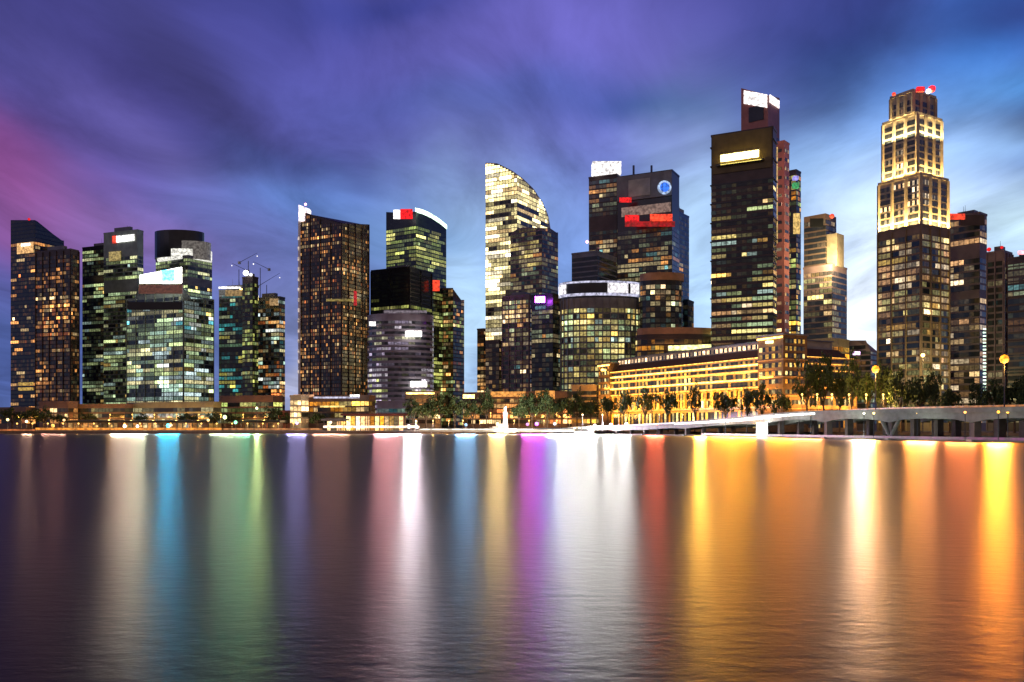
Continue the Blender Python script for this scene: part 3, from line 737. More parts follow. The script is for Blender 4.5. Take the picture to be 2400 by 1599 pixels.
area((wx(696, 520), 525, 4), (wx(700, 545), 548, 14), 6, 2, 3500, (1, .7, .4), parent=rt)
lowrise('low red brown block left of the beige block', 652, 684, 690, 966, 560, W_RED, P_WARM, .6, .6)
rt, z = lowrise('brown podium with blue white lit roof edge under the dark apartment tower', 716, 865, 874, 930, 560, W_BROWN, P_GOLD+P_TAN, .5, .55)
panel(rt, 735, 842, 930, 934, 555, L_LILAC, 'roof_light_strip')
panel(rt, 820, 842, 925, 931, 556, L_WHITE, 'roof_light_strip')
panel(rt, 688, 735, 925, 931, 556, lamp_mat('strip_peach', (1, .5, .25), .7), 'roof_light_strip')
panel(rt, 750, 808, 951, 955, 555, lamp_mat('strip_yellow', (1, .7, .2), 1.2), 'lit_hall')
lowrise('grey green ground floor hall of cool windows left of the dark trees', 884, 960, 972, 942, 600, W_LILAC, P_COOL, .85, .6)
rt, z = lowrise('orange lit hall below the rounded banded building', 950, 1020, 1030, 920, 620, W_GOLD, P_WARM, .8, .7)
panel(rt, 952, 1018, 920, 924, 612, L_GOLDL, 'roof_light_strip')
rt, z = lowrise('long low hall with orange lit eaves behind the quay trees', 1085, 1330, 1345, 920, 610, W_BROWN, P_WARM, .5, .8)
OE = lamp_mat('eaves_orange', (1, .40, .08), .9)
panel(rt, 1085, 1112, 925, 934, 603, L_GOLDL, 'eaves_light'); panel(rt, 1150, 1232, 918, 930, 603, OE, 'eaves_light'); panel(rt, 1255, 1300, 916, 936, 603, OE, 'eaves_light')
lowrise('low orange lit block at the left end of the golden hotel', 1340, 1398, 1408, 905, 580, W_GOLD, P_GOLD, .6, .9)
lowrise('brown terrace block under the hotel right wing', 1880, 1985, 2000, 925, 470, W_GOLD, P_GOLD, .45, .7)

def pavilion(label, X0, X1, Yr, D, roofm, glow, depth=16, Yb=None, thick=1.6, glassrows=None, es=1.0):
    x0, x1 = wx(X0, D), wx(X1, D); zr = wz(Yr, D)
    r = empty('waterfront_pavilion', ((x0+x1)/2, D+depth/2, GZ), label, 'pavilion')
    mb = MB(); xm = (x0+x1)/2
    mb.prism([(x0-1.5, D-2), (x1+1.5, D-2), (x1+1.5, D+depth), (x0-1.5, D+depth)], zr-thick, [zr-.5, zr-.5, zr, zr]); mb.build('roof', roofm, r)
    mb = MB(); mb.box(x0+1, D+3, GZ+.01, x1-1, D+depth-1, zr-thick-.01); mb.build('wall', W_BROWN, r)
    rng = random.Random(int(X0)); m = max(3, int((x1-x0)/3)); mb = MB(); pn = []
    for c in range(m):
        a, b = x0+1+(x1-x0-2)*(c+.08)/m, x0+1+(x1-x0-2)*(c+.92)/m
        pn.append((a, D+2.9, b, D+2.9, GZ+.3, zr-thick-.4, lin(*pick(glow, rng), es*rng.uniform(.1, 1.6))))
    mb.ribbon(pn); mb.build('glass_front', GLASS, r)
    m = max(3, int((x1-x0)/7))
    for c in range(m+1):
        a = x0+(x1-x0)*c/m; mb = MB(); mb.bar((a, D-1, GZ), (a, D-1, zr-thick), .22, 6); mb.build('post', STEEL, r)
    return r
pavilion('long pavilion with flat black roof over an orange lit promenade', 150, 474, 984, 532, W_BLACK, P_WARM, es=.5)
pavilion('short pavilion with black roof beneath the crane cluster', 566, 652, 984, 532, W_BLACK, P_WARM, es=.25)
pavilion('restaurant pavilion with dark red roof and glowing yellow glass front', 805, 948, 968, 530, mat('red_roof', (.12, .025, .02), .7), P_GOLD+P_TAN, es=2.4)
pavilion('small pink and white lit pavilion left of the red roofed one', 760, 812, 980, 531, W_GREY, P_TAN, es=2)

# floodlit white statue with steps
def statue():
    D = 512; x = wx(1184, D)
    r = empty('floodlit_statue', (x, D, GZ), 'slim white floodlit statue on a plinth at the water edge', 'statue')
    mb = MB(); mb.lathe((x, D, GZ), [(2.6, 0), (2.6, .5), (2.2, .6), (2.0, 2.0), (2.3, 2.2)], 8); mb.build('plinth', WHITE_P, r)
    mb = MB(); mb.lathe((x, D, GZ+2.2), [(1.5, 0), (1.75, 1.2), (1.35, 3.5), (1.1, 6), (1.35, 8), (1.2, 9.2), (.7, 9.9), (.75, 10.4), (.85, 11.2), (.6, 12.1), (.1, 12.5)], 12, 1, .85); mb.build('figure', WHITE_P, r)
    area((x-2, D-11, 1.9), (x, D, 9), 3, 1, 6500, (1, .97, .9), parent=r)
    area((x+5, D-10, 1.9), (x, D, 7), 3, 1, 3000, (1, .97, .9), parent=r)
    st = empty('waterfront_steps', (wx(1160, 513), 514, GZ), 'white floodlit steps climbing towards the statue', 'steps')
    for k in range(6):
        mb = MB(); mb.box(wx(1130+k*8, 513), 514+k*1.1, GZ+.01, wx(1180, 513), 515.1+k*1.1, GZ+.5+k*.8); mb.build('step', WHITE_P, st)
    area((wx(1160, 500), 502, 5.5), (wx(1165, 515), 516, 3), 6, 1, 1600, (1, .95, .85), parent=st)
statue()
# promenade deck with a bright edge in front of the statue
def deck():
    x0, x1 = wx(985, 508), wx(1345, 508)
    r = empty('promenade_deck', ((x0+x1)/2, 510, 0), 'pale stone promenade deck over the water with a bright white edge', 'deck')
    mb = MB(); mb.box(x0, 503, 1.2, x1, 513.5, 2.3); mb.build('slab', W_CREAM, r)
    m = int((x1-x0)/6)
    for k in range(m+1):
        a = x0+.5+(x1-x0-1)*k/m; mb = MB(); mb.bar((a, 504.5, -2), (a, 504.5, 1.2), .35, 6); mb.build('pile', QUAY, r)
    mb = MB(); mb.box(x0, 502.8, 2.32, wx(1250, 503), 503.1, 2.95); mb.build('edge_light', lamp_mat('edge_white', (1, .90, .74), 1.6), r)
    mb = MB(); mb.box(wx(1250, 503)+.1, 502.8, 2.32, x1, 503.1, 2.7); mb.build('edge_light', lamp_mat('edge_peach', (1, .66, .42), .6), r)
    mb = MB(); mb.box(x0, 507, 2.3, x1, 507.2, 3.3); mb.build('railing', STEEL, r)
deck()
def quay_rail():
    x0, x1 = wx(-60, 521.5), wx(980, 521.5)
    r = empty('quay_railing', ((x0+x1)/2, 521.5, GZ), 'thin steel railing along the whole left quay', 'railing')
    for z in (.55, 1.05):
        mb = MB(); mb.box(x0, 521.5, GZ+z, x1, 521.56, GZ+z+.07); mb.build('rail', STEEL, r)
    for k in range(90):
        x = x0+(x1-x0)*k/89; mb = MB(); mb.box(x-.05, 521.45, GZ, x+.05, 521.6, GZ+1.1); mb.build('post', STEEL, r)
quay_rail()
def edge_strip(label, X0, X1, Ya, Yb, D, m):
    mb = MB(); mb.box(wx(X0, D), D-.3, wz(Yb, D), wx(X1, D), D, wz(Ya, D)); mb.build('edge_light', m, None, label, 'light strip')
edge_strip('long orange light strip along the left quay edge', 84, 520, 1003, 1008, 518.9, L_ORLINE)
edge_strip('dull red lit strip at the far left end of the quay', -60, 82, 1006, 1010, 518.9, lamp_mat('strip_rust', (.9, .25, .06), .5))
edge_strip('dim brown lit strip of quay under the short pavilion', 524, 755, 1004, 1008, 518.9, lamp_mat('strip_brown', (.9, .35, .1), .55))
edge_strip('pale peach light strip in front of the red roofed pavilion', 758, 983, 998, 1003, 518.9, lamp_mat('strip_salmon', (1, .72, .5), 2.4))

# white lit landing stage at the bridge foot
def landing():
    D = 500; x0, x1 = wx(1347, D), wx(1392, D)
    r = empty('landing_stage', ((x0+x1)/2, D+3, 0), 'white lit landing stage at the left foot of the bridge', 'jetty')
    mb = MB(); mb.box(x0, D, -2, x1, D+9, 1.6); mb.build('platform', W_LGREY, r)
    mb = MB(); mb.box(x0, D-.25, .7, x1, D-.01, 1.5); mb.build('light_strip', lamp_mat('landing_white', (1, .98, .92), 3), r)
    for k in range(5):
        x = x0+(x1-x0)*k/4; mb = MB(); mb.bar((x, D+.5, 1.6), (x, D+.5, 3.3), .07, 5); mb.build('bollard', STEEL, r)
        mb = MB(); mb.box(x-.4, D+.2, 3.3, x+.4, D+.8, 3.7); mb.build('lamp_head', lamp_mat('landing_lamp', (1, .97, .9), 12), r)
landing()

# ------------------------------------------------------------------ road bridge
CTRL = [(30, 545), (35, 520), (60, 455), (84, 375), (98, 310), (108, 262), (121, 211), (134, 165), (146, 120), (156, 80)]
ZT = [3.6, 3.9, 5.0, 6.9, 8.9, 8.8, 8.4, 8.2, 8.0, 8.0]
def catmull(P, t):
    i = min(int(t), len(P)-2); u = t-i
    g = lambda k: P[max(0, min(len(P)-1, k))]
    out = []
    for c in range(len(P[0])):
        a, b, d, e = g(i-1)[c], g(i)[c], g(i+1)[c], g(i+2)[c]
        out.append(.5*((2*b)+(-a+d)*u+(2*a-5*b+4*d-e)*u*u+(-a+3*b-3*d+e)*u**3))
    return out
PATH = [catmull([(x, y, z) for (x, y), z in zip(CTRL, ZT)], k/10.0) for k in range(1, (len(CTRL)-1)*10)]
def path_at(X):
    return min(PATH, key=lambda p: abs(1200+F*p[0]/p[1]-X))
PIERM = mat('shade_dark_pier', (.13, .10, .09), .85, scale=.5)  # pier colour darkened for the shade under the deck
def bridge():
    r = empty('road_bridge', (100, 300, 0), 'long low concrete road bridge rising to the right on arched spans over the river mouth', 'bridge')
    piers = [1445, 1515, 1610, 1780, 1935, 2095, 2280, 2520]
    pp = [PATH.index(path_at(X)) for X in piers]
    def under(i):
        for a, b in zip(pp, pp[1:]):
            if a <= i <= b:
                u = (i-a)/max(1, (b-a)); span = 1-4*(u-.5)**2
                return PATH[i][2]-2.6-(PATH[i][2]-3.2)*.2*(1-span)**1.5
        return PATH[i][2]-2.0
    off = lambda p, o: (p[0]+o*.93, p[1]+o*.35)
    def strip(o0, o1, fa, fb, m, name, i0=0, i1=None):
        mb = MB(); i1 = len(PATH)-1 if i1 is None else i1
        for i in range(i0, i1+1):
            p = PATH[i]; a, b = off(p, o0), off(p, o1)
            mb.v += [(a[0], a[1], fa(i)), (b[0], b[1], fa(i)), (b[0], b[1], fb(i)), (a[0], a[1], fb(i))]
        for k in range(i1-i0):
            q = 4*k
            for a, b in ((0, 1), (1, 2), (2, 3), (3, 0)): mb.f.append((q+a, q+b, q+4+b, q+4+a)); mb.c.append(None)
        n = 4*(i1-i0); mb.f += [(3, 2, 1, 0), (n, n+1, n+2, n+3)]; mb.c += [None, None]
        return mb.build(name, m, r)
    strip(0, 1.2, under, lambda i: PATH[i][2]-1.1, CONC, 'arch_girder'); strip(26, 27.2, under, lambda i: PATH[i][2]-1.1, CONC, 'arch_girder')
    strip(12, 13.2, under, lambda i: PATH[i][2]-1.1, CONC, 'arch_girder')
    strip(-.6, 27.8, lambda i: PATH[i][2]-1.1, lambda i: PATH[i][2]-.75, CONC, 'deck')
    strip(.6, 26.6, lambda i: PATH[i][2]-.746, lambda i: PATH[i][2]-.70, mat('asphalt', (.05, .05, .05), .9, scale=2), 'road_surface')
    strip(-.6, -.2, lambda i: PATH[i][2]-.75, lambda i: PATH[i][2]+.15, CONC, 'parapet'); strip(27.4, 27.8, lambda i: PATH[i][2]-.75, lambda i: PATH[i][2]+.15, CONC, 'parapet')
    strip(26.9, 27.2, lambda i: PATH[i][2]-.7, lambda i: PATH[i][2]+1.3, lamp_mat('kerb_glow', (1, .33, .06), .40), 'lit_barrier', 12)  # orange road light on the kerb, put in as its own glow
    a, b = PATH.index(path_at(1590)), PATH.index(path_at(1905))
    strip(-.75, -.62, lambda i: PATH[i][2]-1.7+.6*abs(2*(i-a)/(b-a)-1.0), lambda i: PATH[i][2]-.5, lamp_mat('fascia_white', (.95, 1, .95), 1.8), 'fascia_glow', a, b)  # white wash of light on the fascia, put in as a glowing strip
    strip(-.75, -.62, lambda i: PATH[i][2]-.45, lambda i: PATH[i][2]-.2, lamp_mat('fascia_soft', (.9, .95, .9), .6), 'fascia_glow', 8, a)  # softer wash on the fascia, also a glowing strip
    strip(-.2, .3, lambda i: .45, lambda i: 1.15, lamp_mat('fender_purple_glow', (.5, .03, .32), .22), 'fender_beam', PATH.index(path_at(1640)))  # purple light on the fender, put in as its own glow
    strip(-.9, -.3, lambda i: -.6, lambda i: .42, QUAY, 'fender_beam', PATH.index(path_at(1440)))
    for X, i in zip(piers, pp):
        p = PATH[i]; w = .9
        for o in (1.5, 10, 19, 26):
            c = off(p, o); mb = MB()
            mb.prism([(c[0]-w, c[1]-w*1.4), (c[0]+w, c[1]-w*1.4), (c[0]+w, c[1]+w*1.4), (c[0]-w, c[1]+w*1.4)], -2, p[2]-1.4); mb.build('pier', PIERM, r)
        c = off(p, .6)
        for s_ in (-1, 1):
            if X != 2095: continue
            mb = MB(); mb.bar((c[0], c[1], .6), (c[0]+s_*1.0, c[1]-s_*4.5, p[2]-2.0), .45, 6, .6); mb.build('strut', CONC, r)
        mb = MB(); mb.prism([off((c[0]-1.6, c[1]-2.4), 0), (c[0]+1.6, c[1]-2.4), (c[0]+1.6, c[1]+2.4), (c[0]-1.6, c[1]+2.4)], -2, .5); mb.build('pier_base', CONC, r)
    p = path_at(1780); mb = MB(); mb.box(p[0]-2.4, p[1]-5.2, .55, p[0]+1.6, p[1]-4.8, 5.3); mb.build('pier_glow', lamp_mat('pier_white', (1, .99, .97), 10), r)  # white-lit pier face put in as a glowing panel
    for X, P_, col in ((1780, 3000, (1, 1, .97)), (1860, 1300, (.95, 1, .93)), (1690, 1500, (.95, 1, .93)), (1985, 1500, (.85, .95, .8)), (2140, 800, (.85, .92, .75)), (2300, 400, (.85, .92, .75))):
        p = path_at(X); area((p[0]-7, p[1]-10, .7), (p[0], p[1], p[2]-1), 5, 1, P_, col, parent=r)  # added lights low over the water, brightening the bridge face
    for X, P_ in ((1560, 260), (1700, 260), (1860, 200), (2010, 120), (2190, 100), (2380, 80)):
        p = path_at(X); c = off(p, 14)
        area((c[0], c[1], p[2]-2.2), (c[0]-2, c[1], 0), 6, 2, P_, (1, .35, .12), parent=r)
    return r
bridge()
area((wx(1334, 505), 506, 7), (wx(1420, 500), 505, 2), 3, 3, 1500, (1, .95, .9))

# ------------------------------------------------------------------ lamps
BK = 1250  # power scale of the added water streak lights
def add_streak(r, X, z, D, power, col, w=1.4, h=1.4, side=0):
    """added light facing the bay, makes a coloured streak on the water"""
    x = wx(X, D)-side*1.2; area((x, D, z), (x-side*36, D-(40 if not side else 15), z-1.5), w, h, power, col, 'added_streak_light', r)
def lamp_post(label, X, Yl, D, m, rad, z0=GZ, group=None, power=0, col=(1, .6, .2)):
    x, z = wx(X, D), wz(Yl, D)
    r = empty('street_lamp', (x, D, z0), label, 'street lamp', group)
    h = z-z0
    mb = MB(); mb.bar((x, D, z0), (x, D, z0+max(.6, h-rad)), .22 if h > 10 else .12, 6, .1); mb.build('pole', STEEL, r)
    mb = MB(); mb.lathe((x, D, z-rad), [(.1*rad, 0), (.75*rad, .3*rad), (rad, rad), (.75*rad, 1.7*rad), (.1*rad, 2*rad)], 10); mb.build('lamp_head', m, r)
    mb = MB(); mb.lathe((x, D, z+rad*1.01), [(.9*rad, 0), (.5*rad, .25*rad), (.1, .4*rad)], 10); mb.build('lamp_cap', STEEL, r)
    if power:
        l = bpy.data.lights.new('lamp_glow', 'POINT'); l.energy = power; l.color = col; l.shadow_soft_size = .4
        o = bpy.data.objects.new('lamp_glow', l); C.objects.link(o); o.parent = r; o.location = (0, -1.5, h-rad-1)
    return r
HOT_OR = lamp_mat('big_lamp_orange', (1, .34, .015), 2.2)
lamp_post('tall orange street lamp left of the tiered tower', 2052, 866, 300, HOT_OR, 1.3, 8.0, power=7000, col=(1, .45, .08))
lamp_post('tall orange street lamp nearest the right edge', 2354, 842, 240, HOT_OR, 1.2, 7.6, power=5000, col=(1, .45, .08))
lamp_post('small orange lamp before the tiered tower trees', 2163, 833, 360, L_GOLDL, .8, GZ, power=1500)
LT = [  # column, row, material, radius, label; added ones are there for water streaks
 (18, 984, lamp_mat('l1', (1, .8, .3), 3), .8, 'yellow lamp at the far left of the quay'),
 (62, 988, lamp_mat('l2', (1, .72, .5), 3), .8, 'pinkish lamp left of the bright orange one'),
 (124, 998, lamp_mat('l3', (1, .5, .1), 3), 1.0, 'brightest orange lamp left of the long black pavilion'),
 (150, 985, lamp_mat('l4', (1, .55, .2), 3), .7, 'orange lamp by the left end of the long black pavilion'),
 (292, 999, lamp_mat('l5', (1, .78, .45), 15), .9, 'added warm white streak lamp under the left half of the long black roof'),
 (322, 999, lamp_mat('l6', (1, .85, .6), 10), .8, 'added cream streak lamp under the middle of the long black roof'),
 (394, 998, L_TEAL, 1.1, 'added teal streak lamp under the right part of the long black roof'),
 (402, 997, lamp_mat('l7', (1, .75, .4), 3), .6, 'small amber lamp beside the teal lamp'),
 (488, 985, lamp_mat('l8', (1, .6, .2), 3), .8, 'orange lamp right of the long black pavilion'),
 (527, 978, lamp_mat('l9', (.9, 1, .45), 3), 1.2, 'lime lamp between the two black pavilions'),
 (552, 990, lamp_mat('l10', (.25, 1, .5), 3), 1.0, 'added green streak lamp at the left end of the short pavilion'),
 (602, 957, lamp_mat('l11', (.8, 1, .45), 6), .8, 'bright lime white lamp over the short pavilion'),
 (696, 992, lamp_mat('l12', (.6, .5, 1), 3), .8, 'added lilac streak lamp before the beige block'),
 (775, 990, lamp_mat('l13', (1, .6, .4), 3), .8, 'peach lamp at the small lit pavilion'),
 (908, 1000, lamp_mat('l14', (1, .45, .5), 3), .9, 'added pink streak lamp before the red roofed pavilion'),
 (958, 1000, lamp_mat('l15', (1, .92, .95), 17), 1.0, 'added brilliant white streak lamp right of the red roofed pavilion'),
 (978, 1001, lamp_mat('l16', (1, .9, .95), 11), .8, 'added white streak lamp at the left end of the pale deck'),
 (1092, 996, lamp_mat('l17', (.35, .65, 1), 3), .8, 'added pale blue streak lamp on the pale deck'),
 (1166, 994, lamp_mat('l18', (1, .78, .3), 5), .9, 'added golden streak lamp at the foot of the statue steps'),
 (1236, 995, lamp_mat('l19', (.9, .2, 1), 3), .8, 'added magenta streak lamp on the deck right of the statue'),
 (1258, 994, lamp_mat('l20', (.6, .12, 1), 8), 1.0, 'added violet streak lamp on the deck before the dark trees'),
 (1300, 994, lamp_mat('l21', (.7, .8, 1), 4), .8, 'added cool white streak lamp near the right end of the deck'),
]
STREAKS = {62: (5, (1, .55, .35), 6), 124: (5, (.9, .4, .3), 14), 292: (44, (1, .70, .52), 16), 322: (30, (.85, .9, .6), 10), 394: (54, (.02, .40, .70), 12), 527: (24, (.6, .7, .42), 16), 552: (38, (.2, .75, .42), 16), 602: (26, (.75, 1, .35), 2),
        696: (18, (.42, .38, .85), 10), 775: (14, (.9, .42, .28), 20), 908: (42, (1, .40, .42), 14), 958: (75, (1, .88, .92), 5), 978: (34, (1, .80, .92), 4), 1092: (28, (.22, .5, .85), 11), 1166: (48, (1, .68, .25), 9), 1236: (26, (.75, .1, .6), 6), 1258: (44, (.42, .06, .75), 10), 1300: (34, (.5, .6, 1), 9)}
for X, Y, m, rad, lb in LT:
    D = 507 if X > 985 else 519.8
    r = lamp_post(lb, X, Y, D, m, rad, 2.3 if X > 985 else GZ+.3, 'lamps along the quay')
    if X in STREAKS:
        P_, c_, w_ = STREAKS[X]; add_streak(r, X, 5.0, D-(5 if X > 985 else 1.5), P_*BK, c_, w_)
for X_ in (1325, 1358): add_streak(bpy.data.objects['landing_stage'], X_, 3.4, 499, 48*BK, (1, .97, .93), 9)
LW = lamp_mat('w1', (1, .98, .92), 12)  # white lamps added for the broad white streak on the water
for X, lb in ((1394, 'left'), (1432, 'second'), (1468, 'third')):
    p = path_at(X+8); r = lamp_post(lb+' of three added white streak lamps on the low left end of the bridge', X, HY-(p[2]+.4-CZ)*F/(p[1]-1), p[1]-1.0, LW, .8, p[2]-1.2 if p[2] > 3 else 1, 'added lamps on the bridge'); add_streak(r, X, 5.5, p[1]-2.5, 66*BK, (1, .97, .92), 12, side=1)
for X, m, lb in ((1540, lamp_mat('b1', (1, .25, .08), 3), 'added red orange streak lamp on the bridge left of its crown'), (1648, lamp_mat('b2', (1, .66, .12), 14), 'added brilliant yellow streak lamp on the bridge before the golden hotel'),
                 (1700, lamp_mat('b3', (1, .55, .12), 4), 'added amber streak lamp on the bridge before the hotel middle'), (1750, lamp_mat('b4', (1, .6, .1), 4), 'added golden streak lamp on the bridge left of the bright pier'),
                 (1835, lamp_mat('b5', (1, .5, .1), 4), 'added orange streak lamp on the bridge right of the bright pier'), (1900, lamp_mat('b6', (1, .5, .22), 3), 'added soft orange streak lamp on the bridge crown'),
                 (2025, lamp_mat('b7', (1, .82, .62), 6), 'added white orange streak lamp on the bridge below the left tall lamp'), (2048, lamp_mat('b8', (1, .6, .15), 6), 'added amber streak lamp on the bridge by the left tall lamp'),
                 (2150, lamp_mat('b9', (1, .5, .1), 3), 'added amber streak lamp on the bridge before the tiered tower'), (2185, lamp_mat('b10', (1, .55, .2), 3), 'added orange streak lamp on the bridge right of the tiered tower middle'),
                 (2262, lamp_mat('b11', (1, .4, .08), 3), 'added dull orange streak lamp on the bridge before the pale brown block'), (2340, lamp_mat('b12', (1, .42, .03), 4), 'added deep orange streak lamp on the bridge left of the right tall lamp'), (2362, lamp_mat('b13', (1, .45, .04), 4), 'added deep orange streak lamp on the bridge right of the right tall lamp')):
    p = path_at(X); D = p[1]-.4; r = lamp_post(lb, X, HY-(p[2]-1.5-CZ)*F/D+(-4), D-.9, m, .32, .5, 'added low lamps along the bridge face')  # lamps added along the bridge to colour the water streaks
    P_, c_, w_ = {1540: (85, (.7, .09, .04), 18), 1648: (230, (1, .47, .05), 9), 1700: (100, (1, .36, .025), 22), 1750: (95, (1, .38, .025), 24), 1835: (85, (1, .29, .025), 24), 1900: (45, (1, .28, .08), 24), 2025: (190, (1, .58, .36), 8), 2048: (110, (1, .42, .10), 6),
         2150: (55, (1, .34, .06), 9), 2185: (50, (1, .32, .09), 10), 2262: (45, (1, .22, .05), 20), 2340: (180, (1, .28, .02), 8), 2362: (150, (1, .26, .02), 8)}[X]
    add_streak(r, X, 4.5, D-2.2, P_*BK*.8*(D/500)**2, c_, w_*D/500, side=1)

# ------------------------------------------------------------------ trees
LEAF = mat('leaf_dark', (.05, .085, .025), .8, scale=2, var=.5)
BARK = mat('bark', (.09, .06, .04), .9, scale=3)
def tree_proto(seed, flat=1.0):
    rng = random.Random(seed)
    t = MB(); t.bar((0, 0, 0), (.1, 0, 4.2), .38, 7, .26); tips = []
    for k in range(7):
        a = 2*pi*k/7+rng.uniform(-.3, .3); l = rng.uniform(2, 3.8); q = (cos(a)*l, sin(a)*l, 4+rng.uniform(1.4, 4.2)*flat)
        t.bar((.1, 0, 3.2+rng.random()), q, .17, 5, .06); tips.append(q)
    tips += [(0.3, .2, 7.6*flat+1), (-.8, .5, 6.4)]
    c = MB()
    for q in tips:
        for s_ in range(3):
            cc = Vector(q)+Vector((rng.gauss(0, .9), rng.gauss(0, .9), rng.gauss(.2, .7)*flat)); rr = rng.uniform(.8, 1.7)
            for k in range(46):
                d = Vector((rng.gauss(0, 1), rng.gauss(0, 1), rng.gauss(0, .75))); d = d.normalized()*rr*rng.random()**.4
                p = cc+d; u = Vector((rng.gauss(0, 1), rng.gauss(0, 1), rng.gauss(0, 1))).normalized(); w = u.cross(Vector((rng.gauss(0, 1), rng.gauss(0, 1), 1))).normalized()
                s2 = rng.uniform(.22, .5); c.face([p-u*s2, p-w*s2*.6, p+u*s2, p+w*s2*.6])
    return t.mesh('trunk', BARK), c.mesh('crown', LEAF)
PROTO = [tree_proto(s, f) for s, f in ((1, 1.0), (2, .8), (3, 1.2), (4, .7), (5, 1.05))]
TN = [0]
def tree(label, X, Yt, D, wpx, z0=GZ, group='trees behind the quay'):
    k = TN[0] % 5; TN[0] += 1; rng = random.Random(TN[0])
    r = empty('broadleaf_tree', (wx(X, D), D, z0), label, 'tree', group)
    h = (wz(Yt, D)-z0)/9.2; w = wpx/F*D/9.0
    r.scale = (w, w, h); r.rotation_euler = (0, 0, rng.uniform(0, 6.28))
    for nm, me in zip(('trunk', 'crown'), PROTO[k]):
        o = bpy.data.objects.new(nm, me); C.objects.link(o); o.parent = r
TREES = [
 (28, 962, 560, 46, 'tree at the far left end of the quay'), (72, 958, 560, 44, 'tree second from the left end of the quay'), (104, 966, 556, 38, 'tree behind the brightest orange quay lamp'),
 (140, 968, 556, 36, 'tree just left of the long black pavilion'), (205, 972, 560, 40, 'low tree behind the left third of the long black roof'), (330, 974, 556, 40, 'low tree behind the middle of the long black roof'),
 (440, 968, 556, 46, 'tree behind the right end of the long black roof'), (500, 975, 552, 34, 'small tree between the two black roofed pavilions'), (545, 968, 556, 36, 'tree left of the short pavilion'),
 (640, 960, 556, 44, 'tree behind the right end of the short pavilion'), (672, 972, 552, 30, 'small tree left of the beige block'), (745, 966, 545, 34, 'tree right of the beige block'),
 (968, 950, 525, 48, 'dark tree right of the red roofed pavilion'), (998, 938, 530, 56, 'big dark tree left on the pale deck'), (1032, 930, 532, 58, 'tallest dark tree left of the statue'), (1066, 938, 532, 46, 'dark tree left of the gap before the statue'),
 (1108, 938, 534, 44, 'dark tree above the left of the steps'), (1140, 935, 536, 40, 'dark tree right above the steps'), (1216, 940, 524, 44, 'dark tree just right of the statue'),
 (1246, 928, 526, 58, 'tall dark tree before the violet light'), (1282, 926, 526, 60, 'tallest dark tree right of the statue'), (1316, 932, 526, 54, 'dark tree near the right end of the pale deck'),
 (1352, 936, 530, 46, 'orange lit tree at the foot of the bridge'), (1384, 932, 532, 46, 'orange lit tree left of the golden hotel corner'),
 (1892, 858, 415, 58, 'spreading dark tree before the hotel right wing'), (1930, 852, 412, 66, 'broad dark tree before the tan mid-rise'), (1968, 868, 410, 50, 'dark tree left of the bright sky gap'),
 (1996, 870, 385, 50, 'amber lit tree left of the tall orange lamp'), (2034, 862, 380, 60, 'amber lit tree behind the tall orange lamp'), (2074, 872, 376, 50, 'amber lit tree right of the tall orange lamp'),
 (2112, 884, 360, 60, 'black tree before the tiered tower left side'), (2152, 882, 356, 62, 'black tree before the tiered tower middle'), (2186, 896, 352, 44, 'black tree before the tiered tower right side'),
 (2226, 902, 345, 50, 'low black tree before the pale brown block'), (2290, 908, 340, 46, 'low black tree left of the right tall lamp'), (2330, 904, 338, 44, 'black tree just left of the right tall lamp'), (2378, 890, 334, 70, 'large black tree at the right edge'), (2410, 896, 330, 60, 'black tree cut by the right edge')]
for X, Y, D, w, lb in TREES: tree(lb, X, Y, D, w)
for k, (X, Y, w, lb) in enumerate(((1424, 922, 34, 'leftmost tree silhouetted on the golden hotel'), (1462, 924, 36, 'second tree from the left before the golden hotel'), (1512, 920, 44, 'rounded tree before the golden hotel left half'), (1566, 914, 46, 'taller tree before the golden hotel middle'),
     (1628, 926, 34, 'small tree below the brightest hotel bay'), (1700, 912, 54, 'broadest tree before the golden hotel right half'), (1752, 918, 34, 'narrow tree before the hotel right half'), (1786, 912, 42, 'tree before the hotel corner pavilion'), (1832, 918, 44, 'tree at the hotel right corner'))):
    tree(lb, X, Y, 520-(X-1424)*.27-14, w, group='trees before the golden hotel')

# rows of warm lamps added to brighten the trees, podium walls and walk
WARM = lamp_mat('row_lamp', (1, .50, .10), 3)
def row(label, xs, Y, D, z0, group, power, col=(1, .55, .15), m=None, rad=.45):
    for X in xs: lamp_post(label, X, Y, D, m or WARM, rad, z0, group, power, col)
row('added small amber lamp in the evenly spaced row along the left quay', range(40, 690, 36), 993, 524, GZ, 'added small amber lamps of the left quay', 600)
row('added orange street lamp behind the quay pavilions before the podiums', range(50, 690, 52), 972, 566, GZ, 'added orange street lamps of the quay road', 5000, (1, .42, .08))
row('added orange street lamp behind the deck trees', (1095, 1150, 1200, 1255, 1305, 1355), 968, 590, GZ, 'added orange street lamps behind the deck trees', 6000, (1, .42, .08))
row('added small amber lamp among the dark trees on the pale deck', (975, 1015, 1052, 1085, 1125, 1205, 1240, 1275, 1305, 1335), 986, 516, GZ, 'added small amber lamps among the deck trees', 2400)
row('added amber lamp in front of the trees of the golden hotel', (1365, 1412, 1450, 1500, 1545, 1600), 972, 470, GZ, 'added amber lamps before the golden hotel', 1500)
row('added orange lamp under the trees left of the tiered tower', (1880, 1915, 1950, 1990, 2030, 2070), 925, 362, GZ, 'added orange lamps under the right hand trees', 9000, (1, .5, .1))
